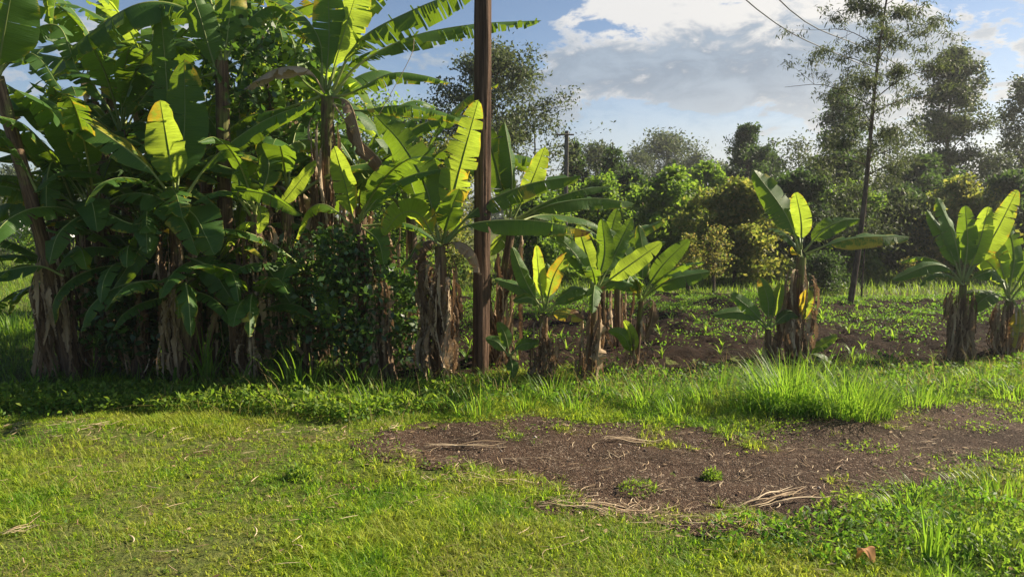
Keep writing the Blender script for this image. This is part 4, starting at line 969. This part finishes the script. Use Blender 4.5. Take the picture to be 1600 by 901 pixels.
bush('second thin young shrub with pinkish leaves left of the first', 1078, 15.0, 365, 45, 'reddish', 1100, .06, 55, h0=.35)
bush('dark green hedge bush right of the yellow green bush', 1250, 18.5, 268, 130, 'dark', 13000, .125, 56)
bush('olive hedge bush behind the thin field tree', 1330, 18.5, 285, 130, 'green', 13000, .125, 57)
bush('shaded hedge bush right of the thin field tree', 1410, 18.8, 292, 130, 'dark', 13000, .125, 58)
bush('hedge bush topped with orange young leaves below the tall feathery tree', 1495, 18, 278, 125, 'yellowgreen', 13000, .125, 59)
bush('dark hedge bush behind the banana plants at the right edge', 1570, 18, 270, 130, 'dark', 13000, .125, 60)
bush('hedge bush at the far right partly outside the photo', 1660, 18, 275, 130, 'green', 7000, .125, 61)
bush('low rounded dark shrub at the rear edge of the tilled field', 1290, 15.2, 398, 80, 'dark', 5000, .06, 62)
bush('small pink tinged shrub low in front of the dark hedge', 1424, 16.5, 405, 32, 'reddish', 700, .06, 63)
bush('olive shrub filling the gap right of the pole', 850, 17, 300, 110, 'green', 9000, .125, 64)
bush('tall dark bush closing the hedge behind the thin field tree', 1310, 22, 235, 130, 'dark', 12000, .13, 75)
bush('tall dark bush between the dark cone tree and the bright green bush', 1105, 24, 250, 110, 'green', 9000, .14, 76)
bush('dark green bush below the layered conifer', 985, 23, 262, 120, 'dark', 10000, .13, 77)
bush('tall dark bush closing the hedge at the right', 1440, 22, 240, 150, 'dark', 12000, .13, 78)
bush('shrub with reddish yellow tips left of the pole', 700, 16, 215, 110, 'yellowgreen', 9000, .08, 65)
bush('dark shrub behind the dry stems near the pole', 620, 14, 290, 120, 'green', 8000, .08, 66)
bush('low shrub in the sun behind the clump at far left', 60, 22, 318, 110, 'green', 6000, .1, 67)
bush('rounded far shrub at the left edge of the photo', -20, 26, 300, 120, 'olive', 6000, .1, 68)
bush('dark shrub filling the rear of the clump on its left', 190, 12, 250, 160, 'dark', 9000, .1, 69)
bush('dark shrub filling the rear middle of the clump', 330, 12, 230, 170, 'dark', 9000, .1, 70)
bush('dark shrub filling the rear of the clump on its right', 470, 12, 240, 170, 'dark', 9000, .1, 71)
# leafy climber shrub in front of the clump and glossy leaved one higher up
tree('shrub', 'dark glossy leaved shrub growing in the clump left of the dry stems', 'shrub', (X(530, 6.9), 6.9), 1.45, rnd(.42), 22, 2600, .075, 'clump', h0=.25, spread=.12, twigs=7, seed=80, trunk_r=.02, lift=10, aspect=.6)
tree('small_tree', 'small tree with round glossy leaves half hidden behind the tall stems', 'tree', (X(425, 8.2), 8.2), 3.9, rnd(.8), 18, 2600, .09, 'clump', h0=.5, spread=.15, twigs=7, seed=81, trunk_r=.04, lift=15, aspect=.75)
for px, d, h, sd, lab in ((175, 7.1, 1.1, 83, 'dim leafy weed bush low in the left part of the clump'), (255, 7.4, 1.35, 84, 'dim leafy weed bush behind the low drooping banana plant'),
        (345, 7.35, 1.2, 85, 'dim leafy weed bush at the foot of the tall brown stem'), (430, 7.2, 1.25, 86, 'dim leafy weed bush left of the glossy dark shrub'), (610, 7.5, 1.1, 87, 'thin leafy bush among the dry stems left of the pole')):
    tree('shrub', lab, 'shrub', (X(px, d), d), h, rnd(.38), 16, 1300, .10, 'clump', h0=.15, group='weed bushes inside the clump', spread=.10, twigs=6, seed=sd, trunk_r=.012, lift=20, aspect=.5)
# far wood along the horizon: one mass
pts = []
for i in range(260):
    px = rng.uniform(-300, 2000); d = rng.uniform(60, 90); h = rng.uniform(3, 6.0); c = np.array([X(px, d), d, h * .5])
    k = 70; pts.append(c + rng.normal(0, 1, (k, 3)) * np.array([1.6, 1.6, h * .27]))
pts = np.vstack(pts); pts[:, 2] = np.maximum(.2, pts[:, 2])
V, Q = leafcards(pts, rng.uniform(.5, .9, len(pts)), aspect=.7)
tag(mesh_obj('distant_wood', V, Q, M['olive'], smooth=False), 'hazy line of distant trees along the horizon', 'wood', kind='stuff')

# ---------------------------------------------------------------- far pole, house
fp, _c = pole((X(882, 19), 19), Ht(205, 19), .06, .045, M['farpole'], 'utility_pole', 'thin distant grey pole among the far trees')
V, Q, uv = tube(np.array([[X(882, 19) - .22, 18.93, Ht(211, 19)], [X(882, 19), 18.93, Ht(211, 19)], [X(882, 19) + .22, 18.93, Ht(211, 19)]]), .022, 4); mesh_obj('crossarm', V, Q, M['farpole'], fp)
def boxV(x0, x1, y0, y1, z0, z1):
    V = np.array([[x, y, z] for z in (z0, z1) for y in (y0, y1) for x in (x0, x1)], float)
    return V, np.array([[0, 2, 3, 1], [4, 5, 7, 6], [0, 1, 5, 4], [1, 3, 7, 5], [3, 2, 6, 7], [2, 0, 4, 6]])
mw, t = mat('mud_wall'); finish(t, (0.16, 0.12, 0.09), 0.9, 0.1)
mr, t = mat('iron_roof'); tc = t.new('ShaderNodeTexCoord'); n = t.noise(tc.outputs['Object'], 3, 4); finish(t, t.ramp(n, [(0.3, (0.10, 0.06, 0.045)), (0.7, (0.22, 0.15, 0.11))]), 0.95, 0.05)
mwh, t = mat('white_paint'); finish(t, (0.7, 0.7, 0.7), 0.4, 0.5)
mgl, t = mat('dark_glass'); finish(t, (0.02, 0.022, 0.025), 0.15, 0.5)
def house(label, px, d, w, dep, h, rh):
    cx = X(px, d); root = empty('house', (cx, d, 0), label, 'house', None)
    V, Q = boxV(cx - w / 2, cx + w / 2, d - dep / 2, d + dep / 2, -.1, h); mesh_obj('wall', V, Q, mw, root, smooth=False)
    e = .35; y0, y1 = d - dep / 2 - e, d + dep / 2 + e; x0, x1 = cx - w / 2 - e, cx + w / 2 + e
    V = np.array([[x0, y0, h - .05], [x1, y0, h - .05], [x1, d, h + rh], [x0, d, h + rh], [x0, y1, h - .05], [x1, y1, h - .05]])
    V = np.vstack([V, V + np.array([0, 0, .06])]); q = [[0, 1, 2, 3], [3, 2, 5, 4], [6, 7, 8, 9], [9, 8, 11, 10], [0, 1, 7, 6], [4, 5, 11, 10], [0, 3, 9, 6], [3, 4, 10, 9], [1, 2, 8, 7], [2, 5, 11, 8]]
    mesh_obj('roof', V, q, mr, root, smooth=False)
    V, Q = boxV(cx - .45, cx + .45, d - dep / 2 - .03, d - dep / 2 + .02, 0, min(2, h - .2)); mesh_obj('door', V, Q, mr, root, smooth=False)
    for s in (-1, 1):
        V, Q = boxV(cx + s * w * .32 - .4, cx + s * w * .32 + .4, d - dep / 2 - .03, d - dep / 2 + .02, .9, min(1.8, h - .15)); mesh_obj('window', V, Q, mgl, root, smooth=False)
house('small rusty roofed house glimpsed low behind the bananas right of the pole', 1003, 27, 4.5, 3, 1.35, .7)
house('low rusty roofed shed glimpsed at the far left horizon', 45, 40, 5, 3, 1.0, .35)
def car(label, px, d, s=1.0):
    cx = X(px, d); root = empty('parked_car', (cx, d, 0), label, 'car', 'cars far off at the left')
    prof = [(-2, .35), (-2.05, .8), (-1.5, .95), (-1.0, 1.4), (.6, 1.42), (1.2, .98), (1.95, .85), (2.05, .4)]
    V = np.array([[cx + a, d + b * .85 * (1 if z < 1 else .85), z] for b in (-1, 1) for a, z in prof]); k = len(prof)
    q = [[i, i + 1, k + i + 1, k + i] for i in range(k - 1)] + [[0, 7, k + 7, k]] ; q += [[b, b + 1, b + 6, b + 7] for b in (0, k)] + [[b + 1, b + 2, b + 5, b + 6] for b in (0, k)] + [[b + 2, b + 3, b + 4, b + 5] for b in (0, k)]
    mesh_obj('body', V, q, mwh, root, smooth=False)
    V = np.array([[cx - 1.35, d - .84, 1.0], [cx + 1.05, d - .84, 1.0], [cx + .55, d - .76, 1.34], [cx - .95, d - .76, 1.34]]); mesh_obj('window', V, [[0, 1, 2, 3]], mgl, root, smooth=False)
    for a in (-1.3, 1.3):
        for b in (-.8, .8):
            V, Q, uv = tube(np.array([[cx + a, d + b - .1, .33], [cx + a, d + b - .09, .33], [cx + a, d + b + .09, .33], [cx + a, d + b + .1, .33]]), [.02, .33, .33, .02], 14); mesh_obj('wheel', V, Q, metal, root)
car('white car parked far off at the left edge of the photo', -4, 32); car('second white car far off, just right of the one at the edge', 34, 34)

# ---------------------------------------------------------------- tufts of long grass
tg = 'tufts of long grass on the verge'
def gt(px, py, n, L, sp, w, lab, **k): b = G(px, py); return tuft('grass_tuft', b, n, L, sp, w, lab, group=tg, **k)
gt(1235, 640, 620, .62, .34, .011, 'biggest bright green grass tuft on the verge right of centre')
gt(1330, 650, 460, .50, .32, .010, 'second big grass tuft, leaning over the dirt right of the biggest one')
gt(1160, 640, 150, .28, .25, .009, 'smaller grass tuft left of the biggest one')
gt(1440, 632, 200, .27, .28, .009, 'low grass tuft right of the two big ones')
gt(1540, 600, 200, .27, .3, .009, 'low grass tuft below the right edge banana plants')
gt(745, 650, 90, .36, .18, .010, 'long bladed grass tuft spilling over the path below the pole')
gt(610, 625, 110, .32, .2, .010, 'grass tuft at the left start of the dirt path')
gt(860, 622, 120, .34, .2, .009, 'grass tuft below the small fan leaved banana plant')
gt(1010, 632, 130, .36, .22, .010, 'grass tuft below the slim banana plant at the field corner')
gt(1105, 628, 80, .38, .2, .009, 'thin grass tuft at the front corner of the tilled field')
gt(325, 605, 26, .85, .12, .022, 'cane like grass with wide pale blades in front of the dark clump', lean=(.15, .9))
gt(270, 612, 22, .5, .12, .02, 'short wide bladed grass left of the cane like one', lean=(.5, 1.3))
gt(375, 612, 16, .45, .10, .02, 'short arching cane grass right of the tall cane like one', lean=(.6, 1.4))
gt(470, 620, 60, .6, .25, .014, 'loose shaded grass tuft at the foot of the glossy shrub', lean=(.3, 1.1))
gt(560, 615, 36, .5, .2, .014, 'grass tuft with long thin blades beside the dry stems', lean=(.3, 1.1))
gt(1455, 880, 34, .34, .05, .012, 'upright yellow green grass shoot in the lower right corner', lean=(.1, .5))
gt(1420, 800, 60, .26, .15, .009, 'leaning pale grass tuft on the right side of the path', lean=(.5, 1.3))
gt(1560, 770, 160, .22, .3, .008, 'wide spread low grass tuft at the right edge')
gt(1500, 850, 170, .2, .25, .008, 'dense low grass in front of the right edge tuft')
gt(100, 500, 120, .5, .4, .014, 'leafy grass tuft in half shade at the far left of the clump')
gt(20, 520, 120, .5, .4, .014, 'grass tuft at the left edge in half shade')
where = ['left of', 'below', 'right of']
more = [(415, 618, 40, .5, .22, .016, 'shaded arching grass tuft under the lowest banana leaves of the clump'), (520, 625, 60, .5, .2, .015, 'arching long bladed grass tuft in front of the dry stems'),
 (445, 600, 40, .7, .2, .017, 'tall shaded grass blades rising beside the glossy dark shrub'), (650, 615, 70, .42, .2, .012, 'grass tuft at the foot of the skirted stem left of the pole'),
 (700, 640, 60, .4, .15, .011, 'drooping grass tuft at the path edge left of the pole'), (775, 615, 70, .42, .16, .011, 'ragged grass tuft hiding the foot of the pole'),
 (820, 640, 60, .38, .15, .010, 'drooping grass tuft at the path edge right of the pole'), (900, 640, 70, .4, .16, .010, 'grass tuft at the path edge below the plant with the big brown leaf'),
 (950, 618, 70, .45, .16, .010, 'upright grass tuft between the two slim banana plants'), (1060, 645, 80, .4, .2, .010, 'arching grass tuft at the upper rim of the dirt in the middle'),
 (1210, 600, 90, .5, .2, .010, 'thin tall grass behind the biggest tuft'), (1290, 600, 90, .55, .2, .010, 'tall grass with pale tips behind the second big tuft'),
 (1375, 615, 110, .42, .25, .010, 'grass tuft filling behind the low tuft on the right'), (1480, 610, 110, .4, .25, .010, 'grass tuft at the foot of the straw skirted plant'),
 (1590, 620, 120, .4, .25, .010, 'grass tuft where the verge meets the right edge'), (225, 612, 30, .4, .15, .014, 'small shaded grass tuft left of the wide bladed grass'),
 (150, 600, 60, .35, .3, .012, 'dim low grass tuft under the leaning stem'), (1125, 610, 60, .5, .15, .010, 'slender tall grass at the corner of the dark soil')]
more += [(60, 612, 60, .38, .25, .013, 'shaded long grass at the left front foot of the clump'), (200, 620, 50, .40, .2, .014, 'arching shaded grass in front of the dead stems on the left'),
 (300, 625, 60, .36, .2, .012, 'low arching grass just in front of the cane like grass'), (395, 628, 50, .38, .18, .013, 'small tuft of arching blades before the lowest banana leaves'),
 (585, 640, 70, .45, .18, .012, 'tuft of long arching blades where the clump meets the dirt'), (670, 600, 60, .5, .2, .012, 'tall grass growing right against the pale skirted stem'),
 (1370, 850, 90, .16, .16, .007, 'short dark green grass tuft left of the upright yellow green shoot'), (1300, 870, 80, .13, .18, .006, 'short grass tuft just behind the fallen orange leaf'),
 (1440, 770, 80, .2, .16, .008, 'grass tuft at the near rim of the dirt on the right'), (1530, 830, 110, .22, .18, .009, 'thick grass tuft near the bottom right corner'), (1590, 880, 110, .2, .2, .009, 'grass tuft in the bottom right corner with long blades'),
 (1480, 900, 90, .18, .16, .008, 'grass tuft at the bottom edge right of the upright shoot'), (1240, 845, 70, .12, .16, .006, 'low grass tuft at the bottom rim of the dirt')]
for q in more: gt(q[0], q[1], int(q[2] * .8), q[3] * .8, *q[4:], lean=(.3, 1.6))
# broad weeds on the path
def weed(px, py, n, r, label, leaf=.03, mk='weed'):
    b = G(px, py); bz = float(hgt(b[0], b[1])); a = rng.uniform(0, 6.28, n); rr = r * np.sqrt(rng.random(n))
    Pn = np.stack([b[0] + rr * np.cos(a), b[1] + rr * np.sin(a), bz + .015 + rng.uniform(0, .05 + r * .3, n) * (1 - (rr / r) ** 2)], 1)
    V, Q = leafcards(Pn, rng.uniform(.6, 1.2, n) * leaf, aspect=.35)
    patch = n > 250 and leaf > .042
    tag(mesh_obj('weed_patch' if patch else 'weed', V, Q, M[mk], origin=(b[0], b[1], bz), smooth=False), label, 'weeds' if patch else 'weed', None if patch else 'weeds on the dirt path', 'stuff' if patch else None)
weed(998, 765, 200, .12, 'green weed with narrow leaves in the middle of the dirt'); weed(1112, 742, 260, .06, 'small round weed alone on the dirt right of the middle one')
weed(1335, 805, 260, .2, 'spreading weed at the lower right border of the dirt', .04); weed(470, 745, 240, .08, 'thin upright weed in the lawn left of centre', .04)

for px, py, nn, rr_, lab in ((1400, 840, 620, .34, 'lush dark leafy weed patch left of the upright grass shoot'), (1510, 800, 700, .36, 'leafy weed patch between the path and the right edge'), (1570, 860, 700, .34, 'yellowing leafy weed patch in the bottom right corner'),
        (1290, 850, 420, .28, 'low leafy weed patch left of the fallen orange leaf'), (1180, 850, 280, .26, 'thin weed patch at the bottom rim of the dirt')):
    weed(px, py, nn, rr_, lab, .045, 'lush' if px < 1550 else 'weed')

# maize seedlings in the field
def seedling_mesh(s):
    r_ = np.random.default_rng(s); n = 7; a = np.arange(n) * math.pi + r_.normal(0, .5, n)
    global rng; keep = rng; rng = r_
    V, Q = blades(np.zeros(n), np.zeros(n), r_.uniform(.13, .26, n), np.full(n, .02), r_.uniform(.3, 1.1, n), a, z=np.zeros(n), seg=4); rng = keep
    me = mesh_obj('seedling', V, Q, M['tallgrass'], origin=(0, 0, 0)); return me
protos = [seedling_mesh(i) for i in range(4)]; used = 0
spots = []
for row in range(9):
    for kx in range(16):
        yy = 8.0 + row * .62 + rng.normal(0, .1); xx = -0.6 + kx * .48 + rng.normal(0, .12) + row * .1
        if sdist(np.array([xx]), np.array([yy]), FIELD)[0] > .25 and abs(xx) < .72 * yy and rng.random() < .8: spots.append((xx, yy))
for i, (xx, yy) in enumerate(spots):
    if i < 4: o = protos[i]
    else: o = protos[i % 4].copy(); COL.objects.link(o)
    o.name = 'maize_seedling'; o.location = (xx, yy, float(hgt(xx, yy)) + .02); o.rotation_euler = (0, 0, rng.uniform(0, 6.28)); sc = rng.uniform(.45, 1.3); o.scale = (sc, sc, sc)
    tag(o, 'small bright maize seedling standing in the tilled dark soil', 'seedling', 'maize seedlings in the tilled field')

# ---------------------------------------------------------------- straw and fallen leaves on the path
def straw_bundle(label, p0, p1, n, w, curl=.06, matk='straw', cat='fallen leaf'):
    a = G(*p0); b = G(*p1); mb = MB(); L = np.linalg.norm(b - a); d = (b - a) / L; s = np.array([-d[1], d[0], 0])
    for i in range(max(1, int(n * .6))):
        f0 = rng.uniform(0, .35); f1 = rng.uniform(.6, 1.05); k = 12; f = np.linspace(f0, f1, k); off = rng.normal(0, .03) ; am = rng.normal(0, curl * .45); sk_ = rng.normal(0, .10); ph = rng.uniform(0, 6)
        C = a + (f[:, None] * L) * d + s * (off * (0.3 + 2 * np.abs(f - .3)) + am * np.sin(f * 5 + ph) + sk_ * (f - f0) * L)[:, None]
        C[:, 2] = hgt(C[:, 0], C[:, 1]) + .02 + np.abs(np.sin(f * 6 + ph)) * .014
        V, Q, uv = tube(C, w * .75 * np.sin(np.linspace(.25, 2.9, k)) * rng.uniform(.4, 1.1), 5, flat=.35); mb.add(V, Q, uv)
    return tag(mb.build('dry_leaf', M[matk], None, origin=(a[0], a[1], 0)), label, cat, 'dry leaves fallen on the path')
straw_bundle('dry pale leaf strip lying at the left tip of the dirt', (590, 682), (642, 660), 5, .009)
straw_bundle('bundle of pale dry strips across the upper dirt', (660, 695), (800, 692), 9, .010)
straw_bundle('long dry strips along the lower left border of the dirt', (725, 745), (850, 772), 12, .009)
straw_bundle('pale twisted bundle of dry strips lying on the right of the dirt', (1150, 795), (1280, 768), 12, .010)
straw_bundle('curled dry leaf thrown on the lawn at the left edge', (-10, 850), (80, 828), 8, .009)
straw_bundle('dry strips lying on the lawn near its upper left border', (120, 678), (200, 662), 7, .009)
straw_bundle('brown dry strips at the upper middle of the dirt', (930, 690), (1040, 694), 8, .010)
straw_bundle('single thin dry stalk lying in the foreground lawn', (850, 900), (888, 850), 1, .006)
straw_bundle('long broken dry strips at the bottom rim of the dirt', (850, 790), (1010, 815), 14, .009)
straw_bundle('short dark stick lying on the right of the dirt', (1248, 700), (1275, 701), 1, .012, matk='bark', cat='stick')
# fine straw litter
mb = MB()
def litter(n, f):
    c = 0
    while c < n:
        q = f(); b = G(*q); a = rng.uniform(0, 6.28); L = rng.uniform(.03, .13); k = 5; t = np.linspace(-.5, .5, k)
        bend = rng.normal(0, .25)
        C = np.stack([b[0] + np.cos(a) * t * L - np.sin(a) * bend * L * t * t * 2, b[1] + np.sin(a) * t * L + np.cos(a) * bend * L * t * t * 2, 0 * t], 1)
        C[:, 2] = hgt(C[:, 0], C[:, 1]) + .018 + rng.uniform(0, .012)
        V, Q, uv = tube(C, rng.uniform(.0012, .0042) * np.array([.4, 1, 1, .9, .3]), 4, flat=.4); mb.add(V, Q, uv); c += 1
litter(420, lambda: (rng.uniform(600, 1500), rng.uniform(665, 800)))
litter(330, lambda: (lambda u: (700 + u * 500 + rng.normal(0, 20), 735 + 90 * math.sin(min(1, u) * 1.5) + rng.normal(0, 14)))(rng.random()))
litter(200, lambda: (rng.uniform(0, 620), rng.normal(676, 10)))
litter(160, lambda: (rng.uniform(0, 1600), rng.uniform(700, 900)))
tag(mb.build('straw_litter', M['straw']), 'scattered bits of dry straw on dirt and lawn', 'straw', kind='stuff')
# flat scraps of dead leaf and small stones
x, y = scatter(5200, -5.5, 7.5, 2.6, 7.6, lambda x, y: .15 + .85 * np.exp(-(sdist(x, y, DIRT) / .3) ** 2)); z = hgt(x, y)
V, Q = leafcards(np.stack([x, y, z + .018], 1), rng.uniform(.015, .06, len(x)), aspect=.45, cup=.6)
V[:, 2] = np.repeat(z + .018, 4) + (V[:, 2] - np.repeat(z + .018, 4)) * .25
tag(mesh_obj('leaf_scraps', V, Q, M['dry'] if False else M['scrap'], smooth=False), 'small brown scraps of dead leaf on dirt and lawn', 'leaf litter', kind='stuff')
x, y = scatter(16000, -1.5, 8, 3.2, 8.2, lambda x, y: (sdist(x, y, DIRT) > .02) * 1.0); n = len(x); z = hgt(x, y) + .006
oc = np.array([[1, 0, 0], [0, 1, 0], [-1, 0, 0], [0, -1, 0], [0, 0, .8], [0, 0, -.8]]); tf_ = np.array([[0, 1, 4], [1, 2, 4], [2, 3, 4], [3, 0, 4], [1, 0, 5], [2, 1, 5], [3, 2, 5], [0, 3, 5]])
sz = rng.uniform(.002, .0065, n) * (1 + 1.6 * (rng.random(n) < .03))
V = np.stack([x, y, z], 1)[:, None, :] + oc[None] * sz[:, None, None] * rng.uniform(.6, 1.3, (n, 6, 1))
tag(mesh_obj('gravel', V.reshape(-1, 3), None, M['stone'], T=((np.arange(n) * 6)[:, None, None] + tf_[None]).reshape(-1, 3), smooth=False), 'fine dark gravel and small stones on the bare dirt', 'gravel', kind='stuff')
# dead stalks in the verge
x, y = scatter(9000, -3, 8, 5.0, 9.0, verge_dens); n = len(x)
V, Q = blades(x, y, rng.uniform(.12, .42, n), rng.uniform(.003, .007, n), rng.uniform(.2, 1.6, n), rng.uniform(0, 6.28, n), seg=4)
tag(mesh_obj('dead_stalks', V, Q, M['grass_dry'], smooth=False), 'pale dead grass stalks standing in the verge', 'dead grass', kind='stuff')
# orange dry leaf in the lower right
mo, t = mat('orange_dry_leaf'); finish(t, (0.55, 0.28, 0.13), 0.7, .2, (0.7, .35, .12), .3)
b = G(1352, 882); k = 9; uu, vv = np.meshgrid(np.linspace(-1, 1, k), np.linspace(-1, 1, k)); rr = .042
wv = np.sqrt(np.clip(1 - uu ** 2 * .9, 0, 1))
V = np.stack([b[0] + uu * rr, b[1] + vv * wv * rr * .6, .045 + .03 * np.sin(uu * 2.2) * vv + .03 * (1 - vv ** 2) + float(hgt(b[0], b[1]))], -1).reshape(-1, 3)
i = np.arange(k - 1)[:, None]; j = np.arange(k - 1)[None, :]; Q = np.stack([i * k + j, i * k + j + 1, (i + 1) * k + j + 1, (i + 1) * k + j], -1).reshape(-1, 4)
tag(mesh_obj('fallen_leaf', V, Q, mo, origin=(b[0], b[1], 0)), 'curled pale orange leaf lying in the lower right grass', 'fallen leaf')

# ---------------------------------------------------------------- haze: the air of the place
def haze():
    m = bpy.data.materials.new('haze'); m.use_nodes = True; t = NT(m.node_tree); t.n.clear()
    out = t.new('ShaderNodeOutputMaterial'); v = t.new('ShaderNodeVolumePrincipled')
    v.inputs['Color'].default_value = (0.93, 0.96, 1.0, 1); v.inputs['Density'].default_value = HAZE; v.inputs['Anisotropy'].default_value = 0.55
    t.l.new(v.outputs[0], out.inputs['Volume'])
    V, Q = boxV(-1000, 1000, -350, 1600, -2.0, 14.0)
    tag(mesh_obj('haze', V, Q, m, smooth=False), 'thin bright haze in the air over the field', 'haze', kind='stuff')
HAZE = 0.0012
haze()
